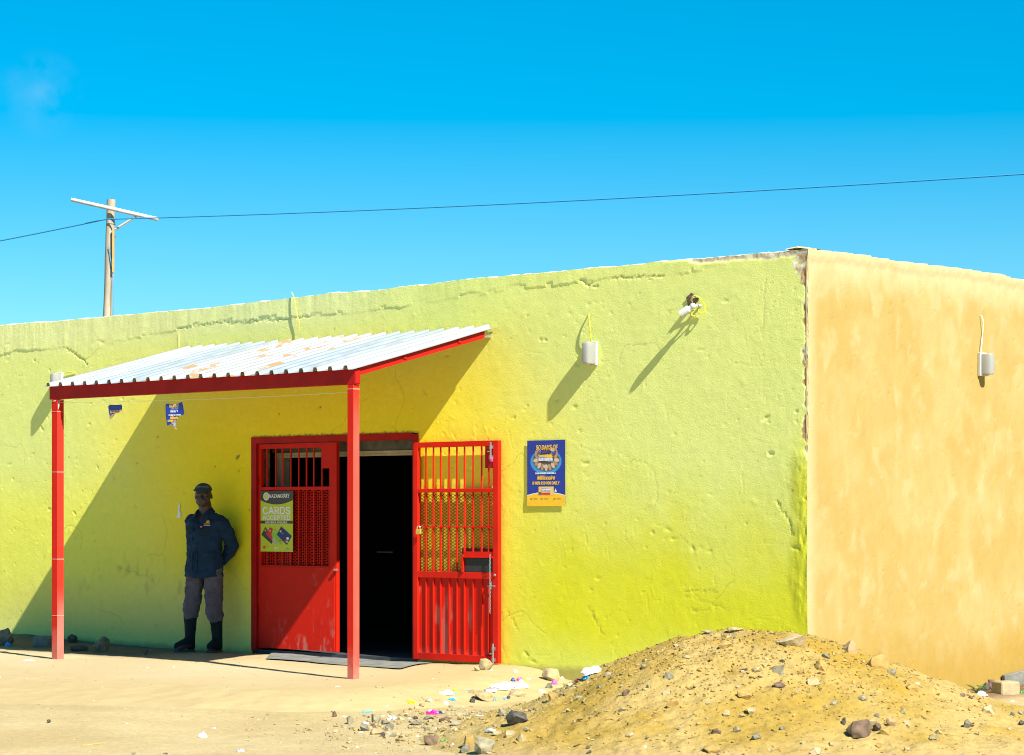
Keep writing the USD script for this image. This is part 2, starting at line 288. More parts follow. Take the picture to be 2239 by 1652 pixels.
def stamp(cx, cz, a, b, ang, depth, rim=.25, dark=0.0):
    """one dent (or, with a negative depth, one bump) in the plaster"""
    R = 2.2 * max(a, b); i0, i1 = np.searchsorted(xs, [cx - R, cx + R]); zz = (cz + .25) / 3.83; j0, j1 = np.searchsorted(ts, [zz - R / 3.7, zz + R / 3.7])
    if i1 <= i0 or j1 <= j0: return
    s = np.s_[j0:j1, i0:i1]; dx, dz = X[s] - cx, Z[s] - cz; c, n = math.cos(ang), math.sin(ang)
    q = np.hypot((dx * c + dz * n) / a, (-dx * n + dz * c) / b); q = q * (1 + 1.0 * n2(X[s], Z[s], 38, 77, 3))
    H[s] += .72 * (-depth * np.exp(-q ** 3) + rim * depth * np.exp(-((q - 1.35) / .3) ** 2))
    if dark: DARKEN[s] = np.maximum(DARKEN[s], dark * np.exp(-q ** 4))
for k in range(3600):
    x, z = rng.uniform(-11.2, -.02), rng.uniform(.05, 3.35)
    if z < 1.0 and rng.random() < .35: continue
    cl = n2(np.array(x), np.array(z), 1.1, 78) + .5
    if rng.random() > .25 + 1.2 * max(0, cl - .35): continue
    r = rng.uniform(.0045, .0095) * (1.9 if rng.random() < .08 else 1)
    stamp(x, z, r * rng.uniform(1, 3.2), r, rng.uniform(-1.0, .5), r * rng.uniform(.25, .6), rng.choice([.05, .3]), dark=.25 if rng.random() < .3 else 0)
for k in range(230):      # trowel strokes and scratches
    x, z = rng.uniform(-11.2, -.05), rng.uniform(.1, 3.3); stamp(x, z, rng.uniform(.04, .16), rng.uniform(.006, .011), rng.choice([rng.uniform(-.5, .2), rng.uniform(-1.5, -1.1)]), rng.uniform(.0008, .0022), .6)
for k in range(150):      # blobs
    x, z = rng.uniform(-11.2, -.05), rng.uniform(.05, 3.3); r = rng.uniform(.01, .028); stamp(x, z, r * rng.uniform(1, 2.5), r, rng.uniform(0, 3), -rng.uniform(.001, .0025), 0)
for k in range(60):       # rough repairs round the gate's head and lower right
    x, z = rng.uniform(-4.5, -3.3), rng.uniform(1.5, 2.4); stamp(x, z, rng.uniform(.02, .06), rng.uniform(.008, .014), rng.uniform(-1.2, -.2), rng.choice([-1, 1]) * rng.uniform(.001, .004), .4)
for k in range(70):
    x, z = rng.uniform(-3.3, -.1), rng.uniform(.1, 1.3); stamp(x, z, rng.uniform(.02, .08), rng.uniform(.007, .014), rng.uniform(-1.6, -.7), rng.choice([-1, 1]) * rng.uniform(.0006, .0022), .5)
hx = on_front(519, 999); stamp(hx[0], hx[2], .035, .022, .6, .02, .3, 1.0)
for (u, v) in ((522, 1030), (300, 1012), (345, 955), (150, 1000), (560, 1160), (545, 1115), (470, 1020), (610, 905), (700, 890)):
    q = on_front(u, v); stamp(q[0], q[2], .016, .012, .3, .008, .2, .8)
def crack(pts, width=.007, depth=.007):
    P = [on_front(*q) for q in pts]
    for a, b in zip(P[:-1], P[1:]):
        L = np.linalg.norm(b - a); m = max(2, int(L / .02))
        for t in np.arange(m) / m:
            c = a + (b - a) * t; stamp(c[0] + rng.normal(0, .006), c[2] + rng.normal(0, .008), .022, width * rng.uniform(.6, 1.3), math.atan2(b[2] - a[2], b[0] - a[0]) + rng.normal(0, .4), depth, .2, .4)
crack([(146, 762), (165, 775), (185, 788), (192, 800)], .012, .010); crack([(1268, 617), (1290, 622), (1310, 628)], .01, .008); crack([(1340, 608), (1456, 604)], .006); crack([(1700, 1100), (1727, 1140), (1735, 1180)], .008, .006)
crack([(395, 716), (470, 705), (520, 708)], .006, .006); crack([(530, 703), (630, 698), (690, 690)], .006); crack([(1500, 1290), (1570, 1296)], .005, .004); crack([(1290, 1330), (1320, 1390)], .006, .004); crack([(1110, 1340), (1135, 1380)], .006, .004)
for k in range(26):       # hairline cracks
    x, z = rng.uniform(-11, -.3), rng.uniform(.3, 3.1); a = rng.choice([rng.uniform(-.5, .5), rng.uniform(1.1, 2.0)])
    for j in range(rng.integers(14, 46)):
        stamp(x, z, .016, .0055, a, rng.uniform(.001, .0035), .1, .3); a += rng.normal(0, .28); x += .022 * math.cos(a); z += .022 * math.sin(a)
for t in np.arange(DOOR[0] - .01, DOOR[1] + .02, .018): stamp(t, 2.192 + rng.normal(0, .006), .016, rng.uniform(.006, .016), rng.normal(0, .4), rng.uniform(.004, .012), .4, rng.uniform(.2, .9) * (rng.random() < .75))
for z in np.arange(.1, 2.2, .02): stamp(DOOR[0] - .006 + rng.normal(0, .003), z, .014, rng.uniform(.005, .010), PI / 2, rng.uniform(.003, .009), .4, rng.uniform(.2, .8) * (rng.random() < .6))
# broken arris at the corner, the smeared repair below it, and the crumbling top near it
chip = (.040 + .07 * n2(Z, X * 0 + 9, 4, 81, 3) + .12 * n2(Z, X * 0 + 4, 14, 82, 3)) * sstep(1.85, 1.98, Z) + .10 * sstep(3.30, 3.5, Z) * (1 + n2(Z, X * 0, 9, 83))
broken = sstep(.006, -.006, -X - chip) * (Z > 1.8)
tc = np.interp(X, [-14, -1.35, -1.1, -.5, 0], [-.01, -.01, .035, .05, .06]) + .05 * n2(X, Z * 0 + 2, 8, 84, 3)
broken_top = sstep(.006, -.006, (top_z(X) - Z) - np.maximum(tc, 0)) * (X > -1.5); broken = np.maximum(broken, broken_top)
H = H * (1 - broken) + broken * (-.006 + .022 * n2(X, Z, 18, 85, 3))
smear = sstep(.20, .03, -X + .1 * n2(X, Z, 6, 86)) * sstep(1.98, 1.88, Z) * sstep(.35, .8, Z)
H += smear * (.010 + .016 * n2(X * 2.5, Z * .7, 10, 87, 3))
H += .004 * np.exp(-((X + 7.9) / .014) ** 2) * sstep(3.3, 3.28, Z) * sstep(3.0, 3.2, Z)   # the runnel that hangs from the band
# paint: a pale lime coat, a strong yellow one round the porch, a sharper lime at the lower right and a washed green foot
lime = np.tile([.70, .745, .225], X.shape + (1,)); wv = n2(X, Z, .55, 91) ; wf = n2(X, Z, 2.2, 92)
col = lerp(lime, [.72, .745, .34], sstep(3.05, 3.4, Z) * sstep(-4, -6, X) * .8)
yel = np.exp(-((X + 6.0 + .9 * wv) / 3.0) ** 4) * np.exp(-((Z - 1.68 + .7 * wv) / 1.34) ** 4)
yel = np.maximum(yel, .75 * np.exp(-((X + 3.6) / .9) ** 2) * sstep(2.7, 2.2, Z))
col = lerp(col, [.87, .70, .006], np.clip(yel, 0, 1))
col = lerp(col, [.78, .75, .075], .75 * sstep(2.1, 1.3, Z + .5 * wv) * sstep(-8.0, -9.2, X) * sstep(.0, .5, Z))
col = lerp(col, [.66, .65, .012], np.clip(sstep(2.1, .6, Z + .9 * wf + .3 * wv) * sstep(-3.9, -2.6, X), 0, 1) * .95)
col = lerp(col, [.64, .64, .02], sstep(.22, .04, -X + .1 * wf) * sstep(2.3, 1.6, Z) * .8)
col = lerp(col, [.67, .73, .12], sstep(.5, .05, Z + .5 * wf) * sstep(-3.6, -2.9, X) * sstep(-.9, -1.6, X) * .8)
col = lerp(col, [.74, .62, .17], sstep(1.0, .25, Z + .35 * wf) * sstep(-6.7, -7.2, X) * sstep(-12, -9.5, X) * .75)
col = lerp(col, [.36, .29, .07], sstep(.52, .72, n2(X * 1.1, Z * .8, 6, 93, 4) + .5) * np.exp(-((Z - .72) / .22) ** 2) * (np.exp(-((X + 9.0) / .5) ** 2) + np.exp(-((X + 8.2) / .5) ** 2)) * .55)
coat = 1 + .05 * n2(X, Z, 1.7, 97, 4) + .06 * n2(X * .5, Z * 2.2, 5, 98, 3) + .05 * n2(X, Z, 30, 99, 2)
col = np.clip(col * coat[..., None] + (.03 * n2(X, Z, 1.1, 90, 4))[..., None] * np.array([.2, .1, .9]), .004, .95)
col = lerp(col, [.16, .13, .07], DARKEN * .8)  # colour darker in dents, cracks and along the door frame
col = lerp(col, [.26, .17, .09], sstep(.07, .0, Z - .02 + .05 * n2(X, Z, 9, 94)) * .6)
bc = lerp(np.tile([.40, .26, .12], X.shape + (1,)), [.66, .66, .46], sstep(.42, .60, n2(X, Z, 12, 95, 3) + .5)); bc = lerp(bc, [.17, .10, .05], sstep(.60, .72, n2(X, Z, 25, 96, 3) + .5)); bc = lerp(bc, [.50, .43, .30], broken_top * .8)
col = lerp(col, bc, broken)
V = np.stack([X, -H, Z], -1).reshape(-1, 3); Fc = grid_faces(len(xs), len(ts)); c = V[Fc].mean(1)
Fc = Fc[~((c[:, 0] > DOOR[0]) & (c[:, 0] < DOOR[1]) & (c[:, 2] < DOOR[2]))]
shop = thing('shop_building', 'flat roofed plastered shop, lime yellow front with red doors, tan side wall', 'building')
obj('front_wall', trimesh.Trimesh(V, Fc, process=False), 'painted_plaster', shop, smooth=True, color=col.reshape(-1, 3))
top_front = V.reshape(len(ts), len(xs), 3)[-1]
# side wall
ysd = np.concatenate([np.arange(0, 4.2, .0135), np.arange(4.25, 9.01, .12)]); zt = np.linspace(0, 1, 270)
Yg, T = np.meshgrid(ysd, zt); ztop = 3.588 + .05 * n2(Yg, Yg * 0, 1.2, 101) + .03 * n2(Yg, Yg * 0, 11, 102, 3) + .012 * (n2(Yg, Yg * 0 + 5, 30, 103) > .1); Zs = -.4 + T * (ztop + .4)
Hs = .010 * n2(Yg, Zs, .8, 104) + .005 * n2(Yg, Zs, 5, 105, 4) + .003 * n2(Yg, Zs * .6, 22, 106, 3) + .012 * sstep(.10, .02, ztop - Zs + .08 * n2(Yg, Zs * 0, 9, 107))
Hs = Hs - .012 * sstep(.02, 0, Yg)
Yw, Zw = Yg + .30 * n2(Yg, Zs, 1.6, 115, 3) + .10 * n2(Yg, Zs, 7, 117, 3), Zs * .9 + .35 * n2(Yg, Zs, 1.6, 116, 3) + .12 * n2(Yg, Zs, 7, 118, 3)
wA, wB = n2(Yg, Zs, .9, 111) + .5, n2(Yw, Zw, 2.2, 112, 5) + .5; wC = n2(Yw, Zw, 4.5, 113, 6) + .5
col = lerp(np.tile([.325, .226, .066], Yg.shape + (1,)), [.35, .258, .094], sstep(.36, .66, wB))
col = lerp(col, [.365, .285, .125], sstep(.56, .80, wC) * sstep(.40, .62, wA) * .7)
col = lerp(col, [.385, .305, .145], sstep(.52, .74, n2(Yw, Zw * .8, 6, 114, 6) + .5) * .55)
col = lerp(col, [.47, .36, .20], sstep(.40, .02, ztop - Zs + .4 * (wC - .5)) * .75)
col = lerp(col, [.31, .195, .036], sstep(.55, .0, Zs + .5 * (wB - .5)) * .85)
col = lerp(col, [.46, .34, .18], sstep(.16, .0, Yg + .1 * (wB - .5)) * .7)
for k in range(260):
    cy_, cz_ = rng.uniform(.05, 4.0), rng.uniform(.1, 3.4); i0, i1 = np.searchsorted(ysd, [cy_ - .06, cy_ + .06]); j = int((cz_ + .4) / 3.99 * 269); s = np.s_[max(0, j - 5):j + 6, i0:i1]
    Hs[s] -= rng.uniform(.002, .006) * np.exp(-(((Yg[s] - cy_) / rng.uniform(.008, .02)) ** 2 + ((Zs[s] - cz_) / .011) ** 2) ** 1.5)
V = np.stack([Hs, Yg, Zs], -1).reshape(-1, 3)
obj('side_wall', trimesh.Trimesh(V, grid_faces(len(ysd), len(zt)), process=False), 'tan_plaster', shop, smooth=True, color=col.reshape(-1, 3))
top_side = V.reshape(len(zt), len(ysd), 3)[-1]
# wall body behind the plaster, parapet top, roof deck, rear walls
obj('wall_core', [bx(-14, DOOR[0], .03, .24, -.3, 3.45), bx(DOOR[1], -.03, .03, .24, -.3, 3.45), bx(DOOR[0], DOOR[1], .03, .24, DOOR[2], 3.45), bx(-.24, -.03, .24, 9, -.3, 3.45)], 'rubble_core', shop)
k = len(top_front); back = top_front + [0, .23, .01]; back[:, 1] = .22 + .02 * n2(top_front[:, 0], top_front[:, 0] * 0, 4, 120)
mid = (top_front + back) / 2 + [0, 0, .012]; mid[:, 2] += .02 * n2(top_front[:, 0], top_front[:, 0] * 0 + 3, 14, 121)
obj('parapet_top', trimesh.Trimesh(np.vstack([top_front, mid, back]), grid_faces(k, 3), process=False), 'pale_concrete', shop, smooth=True)
k = len(top_side); back = top_side + [-.23, 0, .008]; mid = (top_side + back) / 2 + [0, 0, .012]; mid[:, 2] += .02 * n2(top_side[:, 1], top_side[:, 1] * 0 + 3, 14, 122)
obj('parapet_top', trimesh.Trimesh(np.vstack([top_side, mid, back]), grid_faces(k, 3)[:, ::-1], process=False), 'tan_plaster', shop, smooth=True, color=np.tile([.5, .41, .24], (3 * k, 1)))
obj('roof', bx(-13.8, -.24, .24, 8.8, 3.05, 3.15), 'galvanised_white', shop)
obj('rear_wall', [bx(-14, 0, 8.8, 9.0, -.3, 3.45), bx(-14.2, -14, 0, 9, -.3, 3.45)], 'rubble_core', shop)
# the dark room behind the door
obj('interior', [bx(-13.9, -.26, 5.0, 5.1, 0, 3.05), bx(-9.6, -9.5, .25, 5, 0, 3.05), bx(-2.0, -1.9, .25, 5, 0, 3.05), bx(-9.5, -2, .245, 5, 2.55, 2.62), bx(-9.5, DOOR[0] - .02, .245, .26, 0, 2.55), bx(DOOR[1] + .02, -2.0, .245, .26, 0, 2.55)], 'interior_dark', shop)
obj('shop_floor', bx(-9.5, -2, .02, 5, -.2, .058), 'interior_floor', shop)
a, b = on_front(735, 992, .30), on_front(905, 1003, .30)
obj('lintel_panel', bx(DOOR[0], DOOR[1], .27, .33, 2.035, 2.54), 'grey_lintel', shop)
obj('lintel_rail', [bx(DOOR[0] + .06, DOOR[1], .255, .268, 2.005, 2.034), bx(DOOR[0] + .06, DOOR[1], .248, .268, 1.985, 2.004)], 'beige_rail', shop)
obj('inner_post', bx(DOOR[0] + .05, DOOR[0] + .16, .28, .36, .06, 2.0), 'grey_wood', shop)
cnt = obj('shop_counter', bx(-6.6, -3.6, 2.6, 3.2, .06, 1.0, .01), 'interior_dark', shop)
q = on_front(838, 1276, 2.55); obj('counter_glint', bx(q[0] - .12, q[0] + .10, 2.57, 2.598, .985, 1.004), 'glint_white', cnt)  # white strip added to stand for a glint of light on the counter
# ------------------------------------------------------------------ steel door frame, door and gate
df = obj('door_frame', [bx(-6.765, -6.69, -.012, .10, .045, 2.19), bx(-4.50, -4.43, -.012, .10, .045, 2.175), bx(-6.69, -4.50, -.0125, .10, 2.125, 2.19)], 'dark_and_shaded_red', shop)
def fx(u, v, y): return on_front(u, v, y)
# left leaf, closed, its face a little behind the frame's
YD = .012
def rect_d(u0, v0, u1, v1, y):
    a, b = fx(u0, v0, y), fx(u1, v1, y); return a[0], b[0], b[2], a[2]
L0, L1 = -6.682, -5.553
lz0, lz1 = .078, 2.118
def zz(v, u=650, y=YD): return fx(u, v, y)[2]
def xx(u, v=1100, y=YD): return fx(u, v, y)[0]
zb0, zb1, zm = zz(980.3), zz(1065), zz(1242); xs0, xs1, xlock = xx(571), xx(720), xx(702)
door = obj('security_door', [bx(L0, xs0, YD, YD + .04, lz0, lz1), bx(xs1, L1, YD, YD + .04, lz0, lz1), bx(xs0, xs1, YD, YD + .04, zb0, lz1), bx(xs0, xs1, YD + .001, YD + .04, zb1 - .033, zb1), bx(xs0, xs1, YD + .001, YD + .04, zm - .02, zm + .02)], 'red_paint', shop)
for u in (582, 600.6, 615.4, 633.7, 651, 668, 684, 702):
    x = xx(u); obj('bar', bx(x - .006, x + .006, YD + .01, YD + .022, zm, zb0 + .005), 'red_paint', door)
obj('lock_box', bx(xlock, xs1 + .004, YD + .002, YD + .03, zz(1025.6), zb0 + .003), 'red_paint', door)
def worn_sunlit_box(x0, x1, y0, y1, z0, z1, wear_and_sun, step=.02):
    b = bx(x0, x1, y0, y1, z0, z1); b = b.subdivide_to_size(max(step, .02)) if True else b
    v = np.array(b.vertices); b.unmerge_vertices(); v = np.array(b.vertices); n = np.repeat(b.face_normals, 3, 0); w = np.clip(wear_and_sun(v, n), 0, 1)
    return b, lerp(np.tile([.56, .013, .004], (len(v), 1)), [.50, .17, .13], w)
def door_wear(v, n): return .75 * sstep(.54, .72, n2(v[:, 0], v[:, 2] * .35, 16, 131, 4) + .5) * sstep(.55, .12, v[:, 2]) * sstep(-6.6, -6.1, v[:, 0]) + .25 * sstep(.66, .74, n2(v[:, 0], v[:, 2], 9, 132, 4) + .5)
b, c = worn_sunlit_box(L0 + .01, L1 - .03, YD - .004, YD + .012, lz0 + .002, zm + .004, door_wear); obj('kick_panel', b, 'worn_sunlit_red', door, color=c)
obj('hinge', [trimesh.creation.cylinder(.012, .09, sections=10, transform=trimesh.transformations.translation_matrix([-6.687, -.018, 1.75]))], 'dark_and_shaded_red', door)
obj('hinge', [trimesh.creation.cylinder(.012, .09, sections=10, transform=trimesh.transformations.translation_matrix([-6.687, -.018, .45]))], 'dark_and_shaded_red', door)
obj('handle', [bx(L1 - .012, L1 + .03, YD - .03, YD - .005, zz(1244) - .012, zz(1244) + .008, .003)], 'steel', door)
def expanded_metal(x0, x1, z0, z1, y, px, pz, w=.0035, t=.003):
    ms = []; nx = int((x1 - x0) / px); k = int((z1 - z0) / pz); px = (x1 - x0) / nx
    v, f = [], []
    for j in range(k + 1):
        for i in range(nx + 1):
            for s in (-1, 1):
                if (i + j) % 2: continue
                a = np.array([x0 + i * px, z0 + j * pz]); b = a + [s * px, pz]
                if b[0] < x0 - 1e-6 or b[0] > x1 + 1e-6 or b[1] > z1 + 1e-6: continue
                d = b - a; n = np.array([-d[1], d[0]]) / np.hypot(*d) * w; o = len(v)
                for yy in (y, y + t):
                    for q in (a - n, a + n, b + n, b - n): v.append([q[0], yy, q[1]])
                f += [[o, o + 3, o + 2], [o, o + 2, o + 1], [o + 4, o + 5, o + 6], [o + 4, o + 6, o + 7], [o, o + 1, o + 5], [o, o + 5, o + 4], [o + 3, o + 7, o + 6], [o + 3, o + 6, o + 2]]
    return trimesh.Trimesh(v, f, process=False)
obj('mesh_screen', expanded_metal(xs0, xs1, zm + .02, zb1 - .035, YD + .03, .0300, .0165, .0055), 'red_paint', door)
# right leaf: an open gate swung back against the wall
YG = -.075
def gx(u, v=1100): return fx(u, v, YG)[0]
def gzv(v, u=1000): return fx(u, v, YG)[2]
g0, g0b, g1a, g1 = gx(903.6), gx(912.8), gx(1077.3), gx(1089.0)
gb, gt = .062, gzv(965.6)
mid1, mid0, thin, low1, low0 = gzv(1068.8), gzv(1077), gzv(1153), gzv(1251), gzv(1265)
gate = obj('security_gate', [bx(g0, g0b, YG, YG + .045, gb, gt, .002), bx(g1a, g1, YG, YG + .045, gb, gt, .002), bx(g0b, g1a, YG + .001, YG + .044, gt - .05, gt, .002), bx(g0b, g1a, YG + .001, YG + .044, mid0, mid1, .002), bx(g0b, g1a, YG + .001, YG + .044, low0, low1, .002), bx(g0b, g1a, YG + .001, YG + .044, gb, gb + .065, .002)], 'red_paint', shop)
for i, u in enumerate((928.8, 945.2, 961, 979.5, 996.5, 1013.2, 1032, 1050.6, 1066)):
    x = gx(u); lo = gb + .06
    obj('bar', bx(x - .0055, x + .0055, YG + .010, YG + .022, lo, gt - .045), 'red_paint', gate)
obj('cross_bar', bx(g0b, g1a, YG + .006, YG + .020, thin - .007, thin + .007), 'red_paint', gate)
obj('mesh_screen', expanded_metal(g0b, g1a, low1, mid0, YG + .032, .0262, .0150, .0021), 'dark_and_shaded_red', gate)
b, c = worn_sunlit_box(g0b - .004, g1a + .004, YG + .0225, YG + .031, gb + .06, low0 + .01, lambda v, n: .55 * sstep(.60, .72, n2(v[:, 0], v[:, 2] * .3, 7, 133, 4) + .5) + .7 * sstep(.20, .06, v[:, 2] + .1 * n2(v[:, 0], v[:, 2], 9, 134))); obj('kick_panel', b, 'worn_sunlit_red', gate, color=c)
obj('lock_plate', bx(gx(1060), g1a + .003, YG + .004, YG + .02, gzv(1025), gt - .04), 'dark_and_shaded_red', gate)
bxo = obj('hatch_box', bx(gx(1004), g1a + .002, YG + .036, YG + .058, gzv(1258), gzv(1199), .003), 'black_rubber', gate)
obj('hatch_frame', [bx(gx(1012) - .011, gx(1012) + .011, YG - .012, YG + .006, low1, gzv(1213)), bx(gx(1012) + .011, g1a, YG - .012, YG + .006, gzv(1219.5), gzv(1216.5)), bx(gx(1012) + .011, g1a, YG + .005, YG + .012, gzv(1217), gzv(1206))], 'red_paint', gate)
obj('hatch_flap', bx(gx(1016), g1a, YG + .0065, YG + .02, low1 + .002, gzv(1220), .003), 'black_rubber', gate)
def bolt(x, z0, z1, y, par, nm='bolt'):
    obj(nm, [tube([(x, y, z0), (x, y, z1)], .008, 8), bx(x - .02, x + .02, y + .004, y + .012, z0 + .02, z0 + .05), bx(x - .02, x + .02, y + .004, y + .012, z1 - .06, z1 - .03), tube([(x, y, (z0 + z1) / 2), (x - .03, y - .012, (z0 + z1) / 2)], .006, 6)], 'steel', par)
bolt(gx(1080.5), gzv(1452, 1080), gzv(1408, 1080), YG - .016, gate); bolt(gx(1075.5), gzv(1010), gzv(969), YG - .016, gate)
q = (gx(1075.5), YG - .014, gzv(1279.5)); obj('bolt', [tube([(q[0] - .04, q[1], q[2]), (q[0] + .05, q[1], q[2])], .007, 8), tube([(q[0], q[1], q[2] - .03), (q[0], q[1], q[2] + .04)], .006, 8), trimesh.creation.icosphere(1, .012).apply_translation([q[0] + .05, q[1], q[2] + .10])], 'steel', gate)
def links(x, y, z0, z1):
    ms, z, k = [], z0, 0
    while z > z1:
        th = np.linspace(0, 2 * PI, 9)
        P = np.stack([.0075 * np.cos(th) * (k % 2 == 0), .0075 * np.cos(th) * (k % 2), .013 * np.sin(th)], -1) + [x, y, z]
        ms.append(tube(P, .0026, 5, False)); z -= .019; k += 1
    return ms
whole('chain', links(gx(1074.5), YG - .02, gzv(1214), gzv(1338)), 'steel', 'thin steel chain hanging down the right stile of the open red gate', 'chain')
def padlock(name, label, P, w, matn, rot=0):
    t = thing(name, label, 'padlock', P, rot, 'padlocks on the open gate'); h = w * .85
    obj('lock_body', bx(-w / 2, w / 2, -w * .2, w * .2, -h, 0, .004), matn, t)
    th = np.linspace(0, PI, 9); obj('shackle', tube([(-w * .3, 0, 0)] + [(-w * .3 * math.cos(a), 0, w * .28 + w * .3 * math.sin(a)) for a in th] + [(w * .3, 0, 0)], w * .075, 7), 'chrome', t)
P = fx(915.3, 1158, YG - .03); padlock('padlock', 'brass padlock hooked on the left stile of the open gate', P, .055, 'brass', 8)
P = fx(1074.5, 1003, YG - .035); padlock('padlock', 'small pink padlock hanging under the bolt at the gate top corner', P, .034, 'pink_plastic', -6)
# ------------------------------------------------------------------ porch roof on two posts
pc = thing('porch_canopy', 'red steel porch with corrugated metal roof and two posts before the shop doors', 'canopy', (0, 0, 0))
XL, XR, YP = -7.6507, -3.5243, -1.7373
ZT, ZB = 2.672, 3.115
def post(x, w, paled, seams):
    z0 = float(surface_z(x, YP)) - .03
    def wear_and_sun(v, n):
        sun_tint = (n[:, 0] > .5) * (.42 * sstep(2.7, 2.0, v[:, 2]) if x > -5 else .75 * sstep(.75, .3, v[:, 2]) + .1)  # sunlight on the sunward face put into the colour; foot scuffs follow
        return np.maximum(sun_tint * (.85 + .5 * n2(v[:, 1] * 3, v[:, 2], 6, 135)), .8 * sstep(.35, .0, v[:, 2] + .3 * n2(v[:, 0] + v[:, 1], v[:, 2], 12, 136)))
    b, c = worn_sunlit_box(x - w / 2, x + w / 2, YP - w / 2, YP + w / 2, z0, ZT - .135, wear_and_sun, .04); p = obj('post', b, 'worn_sunlit_red', pc, color=c)
    for z in seams: obj('weld_seam', bx(x - w / 2 - .0015, x + w / 2 + .0015, YP - w / 2 - .0015, YP + w / 2 + .0015, z - .004, z + .004), 'weld', p)
post(XL, .082, None, [1.83, .98, .43, 2.42]); post(XR, .072, None, [2.50])
obj('front_beam', bx(XL - .095, XR + .052, YP - .03, YP + .03, ZT - .132, ZT, .003), 'dark_and_shaded_red', pc)
obj('end_plate', bx(XR + .0525, XR + .057, YP - .026, YP + .026, ZT - .125, ZT - .03), 'dark_and_shaded_red', pc)  # end plate coloured darker to stand for shade under the roof edge
def slope_z(y): return ZT + .004 + (ZB - ZT) * (y - YP) / (-YP)
def rafter(x, h=.075, w=.045, y0=YP + .03, y1=-.11):
    v = []
    for y in (y0, y1):
        for dx in (-w / 2, w / 2):
            for dz in (-h, 0): v.append([x + dx, y, slope_z(y) + dz])
    return trimesh.convex.convex_hull(np.array(v))
for x in (XL - .06, (XL + XR) / 2, XR + .018): obj('rafter', rafter(x, .066), 'dark_and_shaded_red', pc)
for x in (XL - .06, (XL + XR) / 2, XR + .018): obj('wall_bracket', bx(x - .004, x + .004, -.115, .0, slope_z(-.06) - .07, slope_z(-.06) - .02), 'steel', pc)
for y in (-.45, -1.15): obj('purlin', bx(XL - .08, XR + .05, y - .02, y + .02, slope_z(y) - .04, slope_z(y) - .002), 'dark_and_shaded_red', pc)
PIT, RH = .1905, .036
def roof_sheet(x0, n, y0, y1, lift):
    pr = []
    for i in range(n):
        c = x0 + (i + .5) * PIT; pr += [(c - PIT / 2, 0), (c - .034, 0), (c - .019, RH), (c + .019, RH), (c + .034, 0)]
    pr += [(x0 + n * PIT, 0)]; pr = np.array(pr); ny = 8; v = []
    for t in np.linspace(0, 1, ny):
        y = y0 + (y1 - y0) * t
        for x, z in pr: v.append([x + .0018 * math.sin(7 * t + x * 9), y, slope_z(y) + .004 + lift + z + .0025 * math.sin(5 * t + 3 * x)])
    v = np.array(v); k = len(pr); f = grid_faces(k, ny); lo = v - [0, 0, .0012]
    return trimesh.Trimesh(np.vstack([v, lo]), np.vstack([f, f[:, ::-1] + len(v)]), process=False)
x = XL - .158; kinds = ['galvanised_white', 'galvanised_blue', 'galvanised_rusty', 'galvanised_rusty', 'galvanised_blue', 'galvanised_white']
for i, kd in enumerate(kinds):
    n = 4 if i < 5 else 3
    obj('roof_sheet', roof_sheet(x, n, YP - .07 - .008 * (i % 2), -.022 + .006 * (i % 3), .0016 * (i % 2)), kd, pc); x += 4 * PIT - .004
# string with two torn leaflets between the posts
yb = YP - .004
sa, sb = fx(126, 881, yb), fx(764, 858, yb); n = 24
sp = np.array([sa + (sb - sa) * t - np.array([0, 0, .05 * 4 * t * (1 - t) * .35]) for t in np.linspace(0, 1, n)])
bun = whole('string', [tube(sp, .0014, 5), tube([(XL + .046 * math.cos(a), YP + .046 * math.sin(a), sa[2] + .003 * a) for a in np.linspace(0, 9, 24)], .003, 5), tube([(XL + .047, YP - .02, sa[2] + .01), (XL + .055, YP - .03, sa[2] - .03), (XL + .05, YP - .03, sa[2] - .06)], .004, 5)], 'white_wire', 'thin string tied between the two red porch posts', 'string')
# ------------------------------------------------------------------ printed things
def ellipse(cx, cy, a, b, n=28): return Polygon([(cx + a * math.cos(t), cy + b * math.sin(t)) for t in np.linspace(0, 2 * PI, n, endpoint=False)])
def paper(w, h, wave=.004, nx=14, ny=20, outline=None, t=.0012):
    xs_, ys_ = np.linspace(-w / 2, w / 2, nx), np.linspace(-h, 0, ny); X_, Y_ = np.meshgrid(xs_, ys_)
    Z_ = 0 * X_; v = np.stack([X_, Y_, Z_], -1).reshape(-1, 3); f = grid_faces(nx, ny)
    return trimesh.Trimesh(np.vstack([v, v - [0, 0, t]]), np.vstack([f, f[:, ::-1] + len(v)]), process=False)
def curl(m, w, h, amp):      # the sheet's own gentle curl, the same for the sheet and what is printed on it
    v = np.array(m.vertices); v[:, 2] += amp * (np.sin(v[:, 0] / w * 5 + 1) * .4 + (v[:, 1] / h) ** 2 * .8 * (1 + .6 * np.sin(v[:, 0] / w * 9))); return trimesh.Trimesh(v, m.faces, process=False)
def put(t, items, w, h, amp, M=None):
    for nm, m, mt in items:
        m = curl(m, w, h, amp)
        if M is not None: m.apply_transform(M)
        obj(nm, upright(m), mt, t)
